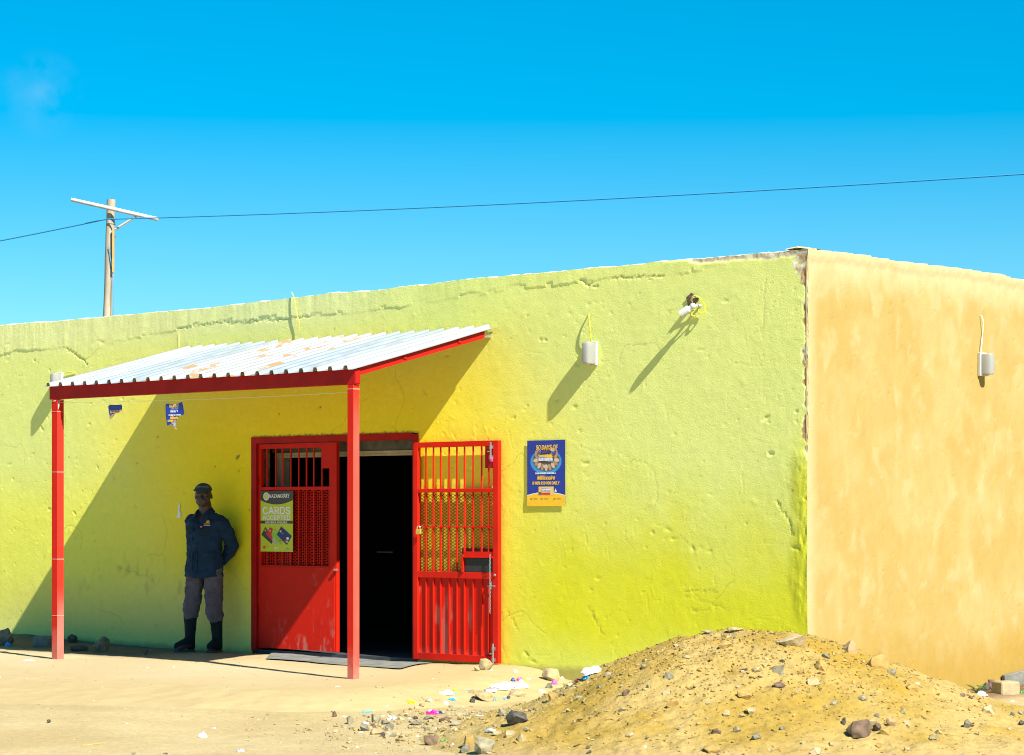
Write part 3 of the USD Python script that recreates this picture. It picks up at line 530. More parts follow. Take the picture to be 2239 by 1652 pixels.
# the big blue poster right of the gate
PWD, PHT = .449, .590
a = on_front(1152.5, 965, -.012)
t = thing('poster', 'blue and yellow bread competition poster pasted on the wall right of the open gate', 'poster', (a[0] + PWD / 2, -.0115, 2.083))
it = [('sheet', paper(PWD, PHT), 'paper_blue')]
glow = ellipse(.0, -.19, .185, .115).intersection(sbox(-PWD / 2, -PHT, PWD / 2, 0)); it.append(('print_glow', flat(glow, .0002, .0004), 'paper_blue_light'))
it.append(('print_fists', flat(ellipse(0.005, -.175, .158, .102), .0008, .0004), 'ink_brown'))
rp = random.Random(5); fists, pale = [], []
for k in range(9):
    an = PI + PI * (k + .5) / 9; cx, cy = .005 + .125 * math.cos(an), -.165 + .08 * math.sin(an)
    (fists if k % 2 else pale).append(affinity.rotate(ellipse(cx, cy, .030, .017), math.degrees(an)))
fists += [ellipse(-.105, -.12, .026, .04), ellipse(.115, -.12, .026, .045)]; pale += [ellipse(-.075, -.105, .02, .026), ellipse(.08, -.10, .022, .03), ellipse(0, -.235, .03, .016)]
it += [('print_fist', flat(p, .0014 + .0001 * i, .0003), 'ink_skin') for i, p in enumerate(fists)] + [('print_fist', flat(p, .0026 + .0001 * i, .0003), 'ink_skin_pale') for i, p in enumerate(pale)]
it.append(('print_flash', flat(Polygon([(-.09, -.135), (.07, -.12), (.085, -.15), (.06, -.165), (-.06, -.16)]), .0042, .0003), 'ink_yellow'))
it.append(('print_text', lettering('50 DAYS OF', .012, -.083, .040, .255, .0034, .12, True), 'ink_yellow'))
it.append(('print_text', lettering('Sharing', .012, -.124, .034, .215, .0052, .25, True), 'paper_blue'))
rib = Polygon([(-.088, -.150), (-.03, -.146), (.03, -.156), (.088, -.160), (.086, -.196), (.03, -.192), (-.03, -.182), (-.086, -.186)])
it += [('print_ribbon', flat(rib, .0050, .0003), 'ink_ribbon'), ('print_text', lettering('BLUE RIBBON', 0, -.184, .024, .160, .0056, -.05, True), 'ink_white')]
it += [('print_text', lettering('STAND A CHANCE TO BECOME A', -.005, -.302, .0125, .245, .001, 0, True), 'ink_white'), ('print_text', lettering('Millionaire', 0, -.352, .034, .210, .001, .3, True), 'ink_yellow'), ('print_text', lettering('& WIN R10 000 DAILY', .0, -.396, .026, .320, .001, .05, True), 'ink_yellow')]
arc = Polygon([(-PWD / 2, -PHT)] + [(x, -.497 + .028 * (1 - (x / (PWD / 2)) ** 2)) for x in np.linspace(-PWD / 2, PWD / 2, 17)] + [(PWD / 2, -PHT)]); arcw = affinity.translate(arc, 0, .006)
it += [('print_band', flat(arcw.intersection(sbox(-PWD / 2, -PHT, PWD / 2, 0)), .0006, .0003), 'ink_white'), ('print_band', flat(arc, .0011, .0003), 'ink_yellow')]
it += [('print_loaf', flat(sbox(-.085, -.492, .095, -.415), .0018, .0003), 'ink_gold'), ('print_loaf', flat(sbox(-.048, -.488, .055, -.470), .0024, .0003), 'ink_red'), ('print_loaf', flat(Polygon([(-.045, -.428), (.058, -.436), (.056, -.458), (-.045, -.452)]), .0024, .0003), 'ink_ribbon'), ('print_loaf', flat(sbox(-.083, -.488, -.05, -.462), .0024, .0003), 'ink_brown'),
       ('print_text', lettering('BLUE RIBBON', .006, -.450, .013, .094, .003, -.05, True), 'ink_white'), ('print_seal', flat(Polygon([(.104, -.462), (.112, -.432), (.122, -.446), (.132, -.462)]), .0018, .0003), 'ink_white')]
for x in (-.172, -.048, .105): it.append(('print_text', trimesh.util.concatenate([lettering('///', x, -.528, .011, .024, .002, 0, True)] + [flat(sbox(x + .025, -.520 - k * .007, x + .075, -.5185 - k * .007), .002, .0003) for k in range(2)]), 'ink_brown'))
put(t, it, PWD, PHT, 0.0)
# card sign on the closed door
CW, CH = .455, .605
a = on_front(570.2, 1074.6, YD - .006); b = on_front(640.6, 1207.5, YD - .006); CW, CH = b[0] - a[0], a[2] - b[2]
t = thing('card_sign', 'lime and black sign about card payments fixed to the mesh of the closed red door', 'sign', ((a[0] + b[0]) / 2, YD - .008, a[2]))
X_ = lambda px: (px - 460) / 718 * CW
Y_ = lambda py: -(py - 145) / 1335 * CH
it = [('board', paper(CW, CH, t=.003), 'ink_lime')]
head = Polygon([(-CW / 2, 0), (-CW / 2, Y_(330))] + [(X_(x), Y_(345 + 95 * (1 - ((x - 460) / 358) ** 2))) for x in np.linspace(104, 816, 13)] + [(CW / 2, Y_(345)), (CW / 2, 0)]).buffer(0)
it += [('print_head', flat(head, .0003, .0004), 'ink_charcoal'), ('print_logo', flat(ellipse(X_(228), Y_(262), .041 * CW / .45, .040 * CH / .6), .001, .0004), 'ink_white'), ('print_logo', flat(ellipse(X_(228), Y_(262), .030 * CW / .45, .030 * CH / .6), .0016, .0004), 'ink_lime'), ('print_text', lettering('K', X_(230), Y_(300), .033, .022, .0022, .2, True), 'ink_white'),
       ('print_text', lettering('KAZANG', X_(448), Y_(292), .034, X_(596) - X_(300), .001, .05, True), 'ink_white'), ('print_text', lettering('PAY', X_(680), Y_(298), .042, X_(742) - X_(618), .001, .05, True), 'ink_white'),
       ('print_text', lettering('CARDS', X_(460), Y_(650), .070, X_(768) - X_(148), .001, 0, True), 'ink_white'), ('print_text', lettering('ACCEPTED', X_(457), Y_(782), .045, X_(768) - X_(145), .001, 0, True), 'ink_white'),
       ('print_strip', flat(sbox(-CW / 2, Y_(862), CW / 2, Y_(800)), .0004, .0004), 'ink_charcoal'), ('print_text', lettering('CASH BACK AVAILABLE', X_(452), Y_(852), .019, X_(698) - X_(207), .001, 0, True), 'ink_white')]
def card(pts, z, m, nm='print_card'): return (nm, flat(Polygon([(X_(x), Y_(y)) for x, y in pts]), z, .0003), m)
it += [card([(118, 1110), (210, 930), (385, 1220), (350, 1315)], .0006, 'ink_charcoal'), card([(222, 1095), (310, 938), (382, 975), (345, 1100), (375, 1160), (362, 1235)], .0012, 'ink_red'), card([(362, 1235), (375, 1160), (480, 1260), (440, 1318)], .0012, 'ink_grey'), card([(345, 1100), (430, 960), (620, 1240), (560, 1330)], .0008, 'ink_green'), card([(465, 1105), (562, 920), (800, 1130), (690, 1330)], .0016, 'ink_navy'),
       card([(185, 1010), (212, 985), (235, 1015), (208, 1045)], .0018, 'ink_orange'), card([(525, 1030), (548, 1002), (580, 1030), (552, 1062)], .0022, 'ink_gold'), card([(412, 1040), (430, 1015), (455, 1040), (435, 1062)], .0014, 'ink_gold')]
for x, y, r, m in ((190, 1385, 30, 'ink_red'), (228, 1385, 28, 'ink_orange'), (665, 1238, 24, 'ink_red'), (695, 1258, 24, 'ink_gold'), (710, 1185, 30, 'ink_white'), (545, 1235, 22, 'ink_red'), (570, 1250, 22, 'ink_orange'), (320, 1025, 20, 'ink_grey'), (598, 1078, 16, 'ink_ribbon')):
    it.append(('print_mark', flat(ellipse(X_(x), Y_(y), r / 718 * CW, r / 1335 * CH), .0024 + x * 1e-6, .0003), m))
it += [('print_text', lettering('VISA', X_(455), Y_(1428), .022, X_(512) - X_(402), .001, .2, True), 'ink_white'), card([(640, 1455), (640, 1432), (765, 1432), (765, 1455)], .0008, 'ink_grey'), card([(650, 1425), (700, 1375), (755, 1425)], .0008, 'ink_green')]
put(t, it, CW, CH, 0.0)
# two torn leaflets on the string
def leaflet(label, uv0, outline, items, tilt):
    a = on_front(*uv0, yb - .004); sc = dist(a) / FPX / .743      # metres along the wall for one pixel
    sv = dist(a) / FPX; t = thing('torn_leaflet', label, 'leaflet', a, 0, 'torn leaflets on the porch string')
    P = Polygon([((x - uv0[0]) * sc, -(y - uv0[1]) * sv) for x, y in outline]); its = [('sheet', flat(P, 0, .0012), 'paper_blue')]
    for txt, u0, u1, vb, hp, m, italic in items: its.append(('print_text', lettering(txt, ((u0 + u1) / 2 - uv0[0]) * sc, -(vb - uv0[1]) * sv, hp * sv, (u1 - u0) * sc, .0018, italic, True), m))
    return t, its, P, sc, sv
q6 = lambda x, y: ((380 + x / 6.219) / 1.715, (1480 + y / 6.219) / 1.715)
t, its, P, sc, sv = leaflet('smaller torn blue leaflet on the porch string, left of the other', q6(150, 245), [q6(*p) for p in [(165, 280), (215, 240), (300, 252), (420, 258), (525, 248), (538, 300), (535, 375), (505, 430), (420, 440), (340, 455), (325, 505), (265, 560), (215, 570), (195, 450)]],
                            [('50 DAYS OF', q6(222, 0)[0], q6(520, 0)[0], q6(0, 442)[1], 6.2, 'ink_yellow', .1)], 0)
put(t, its + [('print_fists', flat(Polygon([((q6(*p)[0] - q6(150, 245)[0]) * sc, -(q6(*p)[1] - q6(150, 245)[1]) * sv) for p in [(205, 470), (320, 462), (318, 505), (262, 555), (218, 562)]]), .0014, .0003), 'ink_skin')], .25, .2, .004)
u0 = q6(1500, 230)
t, its, P, sc, sv = leaflet('larger torn blue leaflet on the porch string, right of the other', u0, [q6(*p) for p in [(1500, 245), (1540, 215), (1650, 228), (1780, 235), (1870, 210), (1940, 185), (1965, 300), (1998, 440), (1985, 490), (1880, 505), (1825, 545), (1775, 620), (1780, 700), (1780, 775), (1795, 830), (1730, 790), (1715, 740), (1650, 690), (1570, 740), (1540, 640), (1512, 480)]],
                            [('50 DAYS OF', q6(1605, 0)[0], q6(1845, 0)[0], q6(0, 310)[1], 7, 'ink_yellow', .1), ('Sharing', q6(1640, 0)[0], q6(1815, 0)[0], q6(0, 360)[1], 4.5, 'ink_ribbon', .2), ('BLUE RIBBON', q6(1640, 0)[0], q6(1825, 0)[0], q6(0, 425)[1], 4.2, 'ink_white', 0), ('STAND A CHANCE', q6(1595, 0)[0], q6(1910, 0)[0], q6(0, 505)[1], 3.0, 'ink_white', 0),
                             ('Millionaire', q6(1635, 0)[0], q6(1825, 0)[0], q6(0, 580)[1], 5.5, 'ink_yellow', .25), ('& WIN R1', q6(1575, 0)[0], q6(1770, 0)[0], q6(0, 645)[1], 4.5, 'ink_yellow', 0)], 0)
put(t, its + [('print_loaf', flat(Polygon([((q6(*p)[0] - u0[0]) * sc, -(q6(*p)[1] - u0[1]) * sv) for p in [(1650, 665), (1775, 655), (1778, 760), (1730, 765), (1700, 700)]]), .0016, .0003), 'ink_grey'), ('print_band', flat(Polygon([((q6(*p)[0] - u0[0]) * sc, -(q6(*p)[1] - u0[1]) * sv) for p in [(1725, 780), (1780, 778), (1795, 828)]]), .0016, .0003), 'ink_yellow')], .26, .2, .006)
# scrap of white paper on the wall
q = [(386, 1132), (386, 1128), (389, 1124), (389, 1106), (392, 1104), (393.5, 1099), (394, 1106), (393, 1120), (394.5, 1119), (396, 1122), (395.5, 1133)]
a = on_front(391, 1116, -.008); sc = dist(a) / FPX
whole('paper_scrap', upright(flat(Polygon([((x - 391) * sc / .743, -(y - 1116) * sc) for x, y in q]), 0, .0012)), 'ink_ribbon' if False else 'paper_white', 'small torn scrap of white paper stuck to the yellow wall beside the man', 'paper', a)
# ------------------------------------------------------------------ lamps and wires on the walls
def bulkhead(label, P, rz, w=.098, d=.112, h=.195):
    t = thing('wall_lamp', label, 'lamp', P, rz, 'frosted lamps on the shop walls')
    obj('backplate', bx(-w / 2 - .008, w / 2 + .008, -.018, .012, -h / 2 - .008, h / 2 + .008, .004), 'white_plastic', t)
    v = []
    for z, k in ((-h / 2 + .004, .90), (-h / 2 + .018, 1.0), (h / 2 - .018, 1.0), (h / 2 - .004, .90)):
        for a in np.linspace(0, PI, 15): v.append([w / 2 * k * math.copysign(abs(math.cos(a)) ** .6, math.cos(a)), -.018 - (d - .018) * k * math.sin(a) ** .6, z])
    obj('cover', trimesh.convex.convex_hull(np.array(v)), 'frosted_cover', t, smooth=35)
    obj('bulb', trimesh.creation.capsule(height=.07, radius=.021, count=[10, 10]).apply_translation([0, -.055, -.05]), 'white_plastic', t)
    return t
def wire(name, label, pts, r, m, cat='wire'):
    pts = np.array(pts); from scipy.interpolate import CubicSpline
    s = np.concatenate([[0], np.cumsum(np.linalg.norm(np.diff(pts, axis=0), axis=1))]); cs = CubicSpline(s, pts) if len(pts) > 2 else None
    u = np.linspace(0, s[-1], max(12, len(pts) * 6)); P = cs(u) if cs else pts
    return whole(name, tube(P, r, 6), m, label, cat)
a = on_front(1306, 773, -.01); bulkhead('frosted white lamp on the lime wall above and left of the bare lamp holder', (a[0] - .055, -.012, a[2]), 0)
ca = a
wire('lamp_wire', 'yellow painted wire running down to the lamp on the lime wall', [on_front(1287.5, 688, .002), on_front(1287.5, 690, -.02), on_front(1289, 705, -.04), on_front(1291, 730, -.035), on_front(1294, 750, -.02)], .0062, 'yellow_wire')
a = on_front(138, 836, -.01); bulkhead('frosted white lamp on the wall behind the left end of the porch roof', (a[0] - .06, -.012, a[2]), 0)
wire('lamp_wire', 'painted wire along the wall beside the lamp behind the porch roof', [on_front(142, 817, -.012), on_front(152, 814, -.014), on_front(165, 816, -.008)], .005, 'yellow_wire')
a = on_side(2140, 797, .01); bulkhead('frosted white lamp on the tan side wall', (.014, a[1] + .055, a[2]), 90)
wire('lamp_wire', 'thin white wire running down the tan side wall to its lamp', [on_side(2143.5, 690, .004), on_side(2147, 694, .022), on_side(2149, 720, .02), on_side(2147, 745, .018), on_side(2144, 774, .015)], .0045, 'white_wire')
wire('hanging_wire', 'yellow painted wire hanging down the wall onto the porch roof', [on_front(638, 640, -.012), on_front(645, 662, -.03), on_front(650, 690, -.03), on_front(654, 706, -.03), on_front(653, 724, -.03)], .0048, 'yellow_wire')
# bare lamp holder: angled white socket on a knuckle, out of a broken hole with looping wires
k9 = lambda x, y: ((2120 + x / 3.934) / 1.715, (1100 + y / 3.934) / 1.715)
B = on_front(*k9(1900, 190), -.05)
t = thing('lamp_holder', 'bare white plastic lamp holder angled down over a broken hole in the lime wall', 'lamp holder', (0, 0, 0))
ka, kb = on_front(*k9(1880, 190), -.085), on_front(*k9(1755, 275), -.115)
kb = ka + (kb - ka) / np.linalg.norm(kb - ka) * .075
dr = (kb - ka) / np.linalg.norm(kb - ka)
obj('knuckle', [trimesh.creation.icosphere(2, .026).apply_translation(ka), tube([ka, (ka[0] + .02, .0, ka[2] + .01)], .011, 8)], 'white_plastic', t, smooth=40)
obj('socket', [tube([ka + dr * .01, ka + dr * .035, ka + dr * .0351, ka + dr * .048, ka + dr * .050, ka + dr * .125], [.020, .020, .026, .033, .034, .034], 18)], 'white_plastic', t, smooth=40)
obj('socket_mouth', [tube([ka + dr * .118, ka + dr * .1262], .026, 14)], 'black_rubber', t)
hole = []
th = np.linspace(0, 2 * PI, 22, endpoint=False); hc = on_front(*k9(1870, 110), -.004)
hp = Polygon([(.062 * math.cos(a) * (1 + .25 * math.sin(3 * a + 1)), .055 * math.sin(a) * (1 + .2 * math.cos(4 * a))) for a in th])
obj('broken_hole', upright(flat(hp, .009, .003)).apply_translation([hc[0], 0, hc[2]]), 'stone_brown', t)
for nm, pts, r, m in (('loop_wire', [(1840, 130), (1860, 75), (1920, 40), (2000, 90), (2050, 180), (2045, 270), (1990, 300), (1915, 240)], .0062, 'yellow_wire'), ('lead_wire', [(1800, 150), (1830, 90), (1880, 45), (1920, 45)], .005, 'clod_purple'), ('lead_wire', [(1845, 155), (1870, 90), (1905, 60), (1940, 60)], .005, 'white_plastic'), ('tail_wire', [(1870, 240), (1840, 300), (1880, 345)], .006, 'yellow_wire')):
    P = np.array([on_front(*k9(x, y), -.045 - .02 * math.sin(i)) for i, (x, y) in enumerate(pts)]); P[0][1] = -.01; P[-1][1] = -.012
    from scipy.interpolate import CubicSpline
    u = np.linspace(0, len(P) - 1, 30); obj(nm, tube(CubicSpline(np.arange(len(P)), P)(u), r, 6), m, t)
# ------------------------------------------------------------------ utility pole and its line, behind the shop
def far(u, v, d): return CAM + d * (F3 + R3 * (u - PPX) / FPX + U3 * (HORIZON - v) / FPX)
pt = far(244, 437, 44); pb = far(236, 690, 44); dn = (pb - pt) / (pt[2] - pb[2]); base = pt + dn * (pt[2] + .3)
t = thing('utility_pole', 'weathered wooden pole with a tilted cross arm standing behind the shop', 'utility pole', (base[0], base[1], 0))
o = np.array([base[0], base[1], 0])
zs = np.linspace(0, 1, 22); obj('pole', tube([base - o + (pt - base) * s + [.012 * math.sin(s * 17), .01 * math.cos(s * 11), 0] for s in zs], [.108 - .026 * s + .004 * math.sin(s * 31) for s in zs], 12), 'grey_wood', t, smooth=40)
y0, y1 = far(156, 437, 43.88), far(346, 480, 43.75)
obj('cross_arm', tube([y0 - o, (y0 + y1) / 2 - o, y1 - o], [.034, .038, .036], 9), 'pale_wood', t, smooth=40)
obj('brace', tube([far(252, 502, 43.85) - o, far(298, 474, 43.8) - o], .022, 4), 'pale_wood', t)
obj('batten', tube([far(248, 502, 43.86) - o, far(247.5, 596, 43.86) - o], .028, 4), 'bare_wood', t)
obj('band', [tube([pt - o + dn * .14, pt - o + dn * .165], .088, 12), tube([pt - o + dn * .44, pt - o + dn * .455], .090, 12)], 'steel', t)
obj('band_strap', [tube([pt - o + dn * .66, pt - o + dn * .70], .091, 12)], 'cable_black', t)
obj('earth_wire', tube([far(238, 540, 43.87) - o, far(243, 575, 43.87) - o, far(246.5, 610, 43.87) - o, far(247, 690, 43.87) - o], .008, 5), 'cable_black', t)
la, lb, lc = far(232, 480, 43.9), far(-250, 573, 47), far(2700, 349, 33)
def span(a, b, sag, n=40): return [a + (b - a) * s - np.array([0, 0, sag * 4 * s * (1 - s)]) for s in np.linspace(0, 1, n)]
whole('power_line', tube(span(lb, la, .02)[:-1] + span(la, lc, .10), .0130, 6), 'cable_black', 'dark cable strung from the wooden pole across the whole sky', 'cable')
# ------------------------------------------------------------------ things lying on the ground
def rock_mesh(w, d, h, seed, pts=16, sub=2, rough=.10):
    r = np.random.default_rng(seed); p = r.normal(size=(pts, 3)); p /= np.linalg.norm(p, axis=1, keepdims=True); p *= r.uniform(.8, 1.05, (pts, 1))
    m = trimesh.convex.convex_hull(p)
    for _ in range(sub): m = m.subdivide()
    v = np.array(m.vertices); n = m.vertex_normals
    if sub: v = v + n * (rough * 2 * (fbm(v * 2.2 + seed, 4, seed) - .5))[:, None] + n * (rough * .7 * (fbm(v * 7 + seed, 2, seed) - .5))[:, None]
    lo, hi = v.min(0), v.max(0); v = (v - (lo + hi) / 2) / (hi - lo) * [w, d, h]; return trimesh.Trimesh(v, m.faces, process=False)
def slope_normal(x, y, e=.06):
    return np.array([(surface_z(x - e, y) - surface_z(x + e, y)) / (2 * e), (surface_z(x, y - e) - surface_z(x, y + e)) / (2 * e), 1.0])
C5 = lambda x, y: ((1240 + x / 4.306) / 1.715, (2560 + y / 4.306) / 1.715, 1 / 4.306 / 1.715)
C4 = lambda x, y: ((1640 + x / 3.392) / 1.715, (2430 + y / 3.392) / 1.715, 1 / 3.392 / 1.715)
C7 = lambda x, y: ((2250 + x / 2.799) / 1.715, (2330 + y / 2.799) / 1.715, 1 / 2.799 / 1.715)
C8 = lambda x, y: ((2950 + x / 2.799) / 1.715, (2330 + y / 2.799) / 1.715, 1 / 2.799 / 1.715)
CB = lambda x, y: ((3500 + x / 4.315) / 1.715, (2450 + y / 4.315) / 1.715, 1 / 4.315 / 1.715)
CL = lambda x, y: ((0 + x / 4.478) / 1.715, (2300 + y / 4.478) / 1.715, 1 / 4.478 / 1.715)
CM = lambda x, y: (x / 1.4583 / 1.715, (1700 + y / 1.4583) / 1.715, 1 / 1.4583 / 1.715)
NR = [0]
def rock(cv, x, y, w, h, m, label, group=None, name='rock', sink=.22, pts=14, deep=.8, cat='rock', tilt=0.0):
    """a rock whose foot is seen at (x, y + h/2) of a detail view, w by h of its pixels"""
    NR[0] += 1; group = group or (G1 if cv is C5 else G2 if cv in (C7, C8) and 'ground' not in label else 'stones by the left of the wall' if cv is CL else None); u, v, s = cv(x, y + h * .42); P = on_ground(u, v); k = dist(P) / FPX * s
    wm, hm = w * k, h * k * 1.12; big = wm > .12
    ms = rock_mesh(wm, wm * deep, hm / (1 - sink) if hm / wm < .9 else hm * 1.05, 100 + NR[0], pts + (4 if big else 0), 3 if wm > .3 else (2 if wm > .06 else 1), .12)
    if tilt: ms.apply_transform(trimesh.transformations.rotation_matrix(math.radians(tilt), F3))
    ms.apply_transform(trimesh.transformations.rotation_matrix(YAW, [0, 0, 1]))
    zr = ms.bounds[1][2] - ms.bounds[0][2]
    back = wm * deep * .35 * F3
    Q = P + back; Q[2] = float(surface_z(Q[0], Q[1]))
    Q = np.array([P[0] + back[0], P[1] + back[1], min(P[2], Q[2]) * .5 + Q[2] * .5 + zr / 2 - zr * sink])
    return whole(name, ms, m, label, cat, Q, 0, group, smooth=24)
G1 = 'stones strewn before the pad'; G2 = 'stones lying on the dirt mound'
L1_ = 'small stone in the strewn rubble left of the dirt mound'; L2_ = 'small stone lying on the slope of the dirt mound'
rock(C5, 62, 515, 78, 110, 'stone_brown', 'pointed dark brown stone, leftmost of the rubble'); rock(C5, 312, 612, 115, 150, 'stone_grey', 'upright grey stone second from the left in the rubble')
rock(C5, 735, 600, 165, 125, 'stone_grey', 'rounded grey tan stone behind the square pale one'); rock(C5, 548, 725, 155, 150, 'stone_slate', 'square pale grey stone with a white plastic piece on its top', pts=9)
rock(C5, 690, 705, 110, 90, 'stone_brown', 'brown stone against the right side of the square pale stone'); rock(C5, 725, 805, 195, 95, 'stone_pink', 'low pinkish stone in front of the square pale stone'); rock(C5, 890, 655, 160, 60, 'stone_slate', 'thin dark slab right of the rounded grey stone')
rock(C5, 945, 735, 155, 95, 'stone_slate', 'pale wedge shaped stone under the thin slab', pts=8); rock(C5, 845, 845, 85, 90, 'stone_dark', 'dark stone below the pale wedge stone'); rock(C5, 1370, 577, 85, 50, 'stone_dark', 'small dark stone left of the magenta wrapper')
rock(C5, 1580, 578, 180, 60, 'stone_slate', 'flat dark stone just below the magenta wrapper'); rock(C5, 1840, 612, 205, 82, 'stone_brown', 'dark brown wedge stone right of and below the magenta wrapper'); rock(C5, 1380, 672, 205, 52, 'stone_slate', 'long flat grey stone in the middle of the rubble')
rock(C5, 1615, 962, 225, 155, 'stone_brown', 'rough triangular brown rock near the bottom of the rubble', pts=9); rock(C5, 1330, 967, 75, 30, 'stone_dark', L1_, G1); rock(C5, 2040, 655, 170, 70, 'stone_grey', 'low grey stone right of the brown wedge stone'); rock(C5, 1815, 1052, 60, 40, 'stone_dark', L1_, G1)
rock(C5, 1100, 835, 110, 60, 'stone_tan', L1_, G1); rock(C5, 1560, 760, 100, 60, 'stone_grey', L1_, G1); rock(C5, 1000, 870, 120, 40, 'stone_slate', L1_, G1); rock(C5, 330, 745, 90, 35, 'stone_slate', L1_, G1); rock(C5, 610, 560, 40, 36, 'stone_brown', L1_, G1); rock(C5, 1480, 500, 70, 60, 'stone_tan', L1_, G1); rock(C5, 1480, 375, 110, 55, 'stone_pink', L1_, G1); rock(C5, 1560, 310, 90, 40, 'stone_grey', L1_, G1)
rock(C5, 2170, 1085, 170, 110, 'stone_slate', 'dark flat stone at the bottom edge left of the big blocky stone'); rock(C5, 1990, 440, 90, 45, 'stone_grey', L1_, G1); rock(C5, 1120, 885, 60, 50, 'stone_dark', L1_, G1); rock(C5, 1700, 860, 60, 70, 'stone_slate', L1_, G1)
rock(C4, 612, 232, 200, 130, 'stone_tan', 'rounded tan rock propping the open red gate', deep=.7); rock(C4, 505, 270, 75, 72, 'stone_tan', 'small tan stone tucked left of the rock under the gate'); rock(C4, 1445, 368, 240, 145, 'stone_pale', 'large pale rock at the foot of the lime wall by the end of the pad', pts=22, deep=.7)
rock(C4, 1015, 915, 295, 165, 'stone_dark', 'big dark pitted rock at the left foot of the dirt mound', sink=.12, deep=.6); rock(C4, 600, 1275, 270, 195, 'stone_grey', 'big blocky grey tan stone at the bottom edge', pts=9, sink=.15); rock(C4, 405, 1225, 190, 150, 'stone_ochre', 'ochre stone left of the big blocky one at the bottom edge')
rock(C4, 600, 630, 290, 120, 'stone_tan', 'low tan rock half buried below the striped carton'); rock(C4, 1080, 1155, 135, 105, 'stone_tan', 'tan wedge stone below the dark pitted rock', pts=8); rock(C4, 832, 830, 110, 82, 'stone_grey', 'grey tan stone just left of the dark pitted rock'); rock(C4, 447, 677, 75, 52, 'stone_dark', 'dark stone at the left of the half buried tan rock'); rock(C4, 905, 632, 52, 52, 'stone_dark', 'dark stone beside the blue cup')
rock(C4, 1425, 485, 90, 75, 'stone_slate', 'rounded grey stone in front of the large pale rock'); rock(C4, 1465, 622, 115, 92, 'stone_ochre', 'orange tan stone at the foot of the mound below the pale rock'); rock(C4, 1625, 826, 95, 42, 'stone_tan', L2_, G2); rock(C4, 1752, 942, 55, 34, 'stone_pink', L2_, G2); rock(C4, 1925, 1272, 62, 52, 'stone_dark', 'upper of two dark stones one above the other low on the mound'); rock(C4, 1930, 1327, 64, 52, 'stone_dark', 'lower of two dark stones one above the other low on the mound'); rock(C4, 2060, 500, 45, 50, 'stone_slate', L2_, G2)
rock(C4, 760, 1090, 120, 60, 'stone_tan', L1_, G1); rock(C4, 920, 1110, 140, 70, 'stone_tan', L1_, G1); rock(C4, 450, 570, 100, 50, 'stone_tan', L1_, G1); rock(C4, 1030, 590, 230, 80, 'stone_tan', 'low tan stone right of the striped carton', sink=.4)
rock(C7, 2015, 228, 345, 122, 'stone_pale', 'big slab of pale rock on the crest of the dirt mound', pts=8, sink=.12, deep=.55, tilt=4); rock(C7, 725, 597, 105, 72, 'stone_slate', 'grey stone with a dark end high on the left of the mound'); rock(C7, 1875, 532, 135, 90, 'stone_grey', 'pointed grey stone below the slab on the mound', pts=8); rock(C7, 1520, 797, 155, 105, 'stone_ochre', 'rounded ochre stone in the middle of the mound')
rock(C7, 1645, 1228, 105, 64, 'stone_slate', 'rounded grey stone low in the middle of the mound'); rock(C7, 1890, 690, 135, 52, 'stone_brown', 'flat brown stone below the pointed grey stone on the mound'); rock(C7, 1440, 1160, 85, 64, 'stone_grey', L2_, G2); rock(C7, 1225, 1178, 100, 52, 'stone_brown', L2_, G2); rock(C7, 765, 872, 135, 72, 'stone_ochre', 'ochre stone on the left half of the mound'); rock(C7, 1320, 262, 145, 82, 'stone_ochre', 'ochre clod just below the crest of the mound')
rock(C7, 910, 392, 95, 42, 'stone_tan', L2_, G2); rock(C7, 1125, 128, 125, 42, 'stone_grey', 'flat grey stone on the skyline of the mound, left of its middle', sink=.1); rock(C7, 1430, 98, 195, 42, 'stone_tan', 'long flat stone on the skyline of the mound against the lime wall', sink=.1); rock(C7, 1330, 987, 75, 82, 'stone_pale', L2_, G2); rock(C7, 1500, 1002, 95, 32, 'stone_tan', L2_, G2); rock(C7, 1585, 962, 115, 62, 'stone_tan', L2_, G2)
rock(C7, 700, 752, 85, 70, 'stone_pale', L2_, G2); rock(C7, 272, 762, 95, 62, 'stone_brown', 'dark crumbled clod on the left flank of the mound'); rock(C7, 320, 1216, 95, 52, 'stone_pale', L2_, G2); rock(C7, 1170, 1352, 185, 62, 'stone_ochre', 'long ochre clod at the bottom edge below the mound'); rock(C7, 1660, 532, 105, 52, 'stone_tan', L2_, G2); rock(C7, 1690, 582, 45, 42, 'stone_pale', L2_, G2); rock(C7, 470, 482, 75, 42, 'stone_tan', L2_, G2); rock(C7, 1915, 1142, 75, 42, 'stone_slate', L2_, G2); rock(C7, 1410, 148, 60, 30, 'stone_slate', L2_, G2); rock(C7, 500, 700, 30, 50, 'stone_slate', L2_, G2)
rock(C8, 775, 1165, 290, 172, 'stone_brown', 'big brown split rock with a pale top, low on the right of the mound', pts=9, sink=.1, deep=.6, tilt=-12); rock(C8, 362, 492, 150, 122, 'stone_ochre', 'rounded tan rock right of the slab on the mound'); rock(C8, 285, 652, 132, 64, 'stone_pale', 'pale flat stone below the rounded tan rock on the mound'); rock(C8, 680, 292, 172, 122, 'stone_pink', 'pinkish pale rock on the right shoulder of the mound', sink=.4)
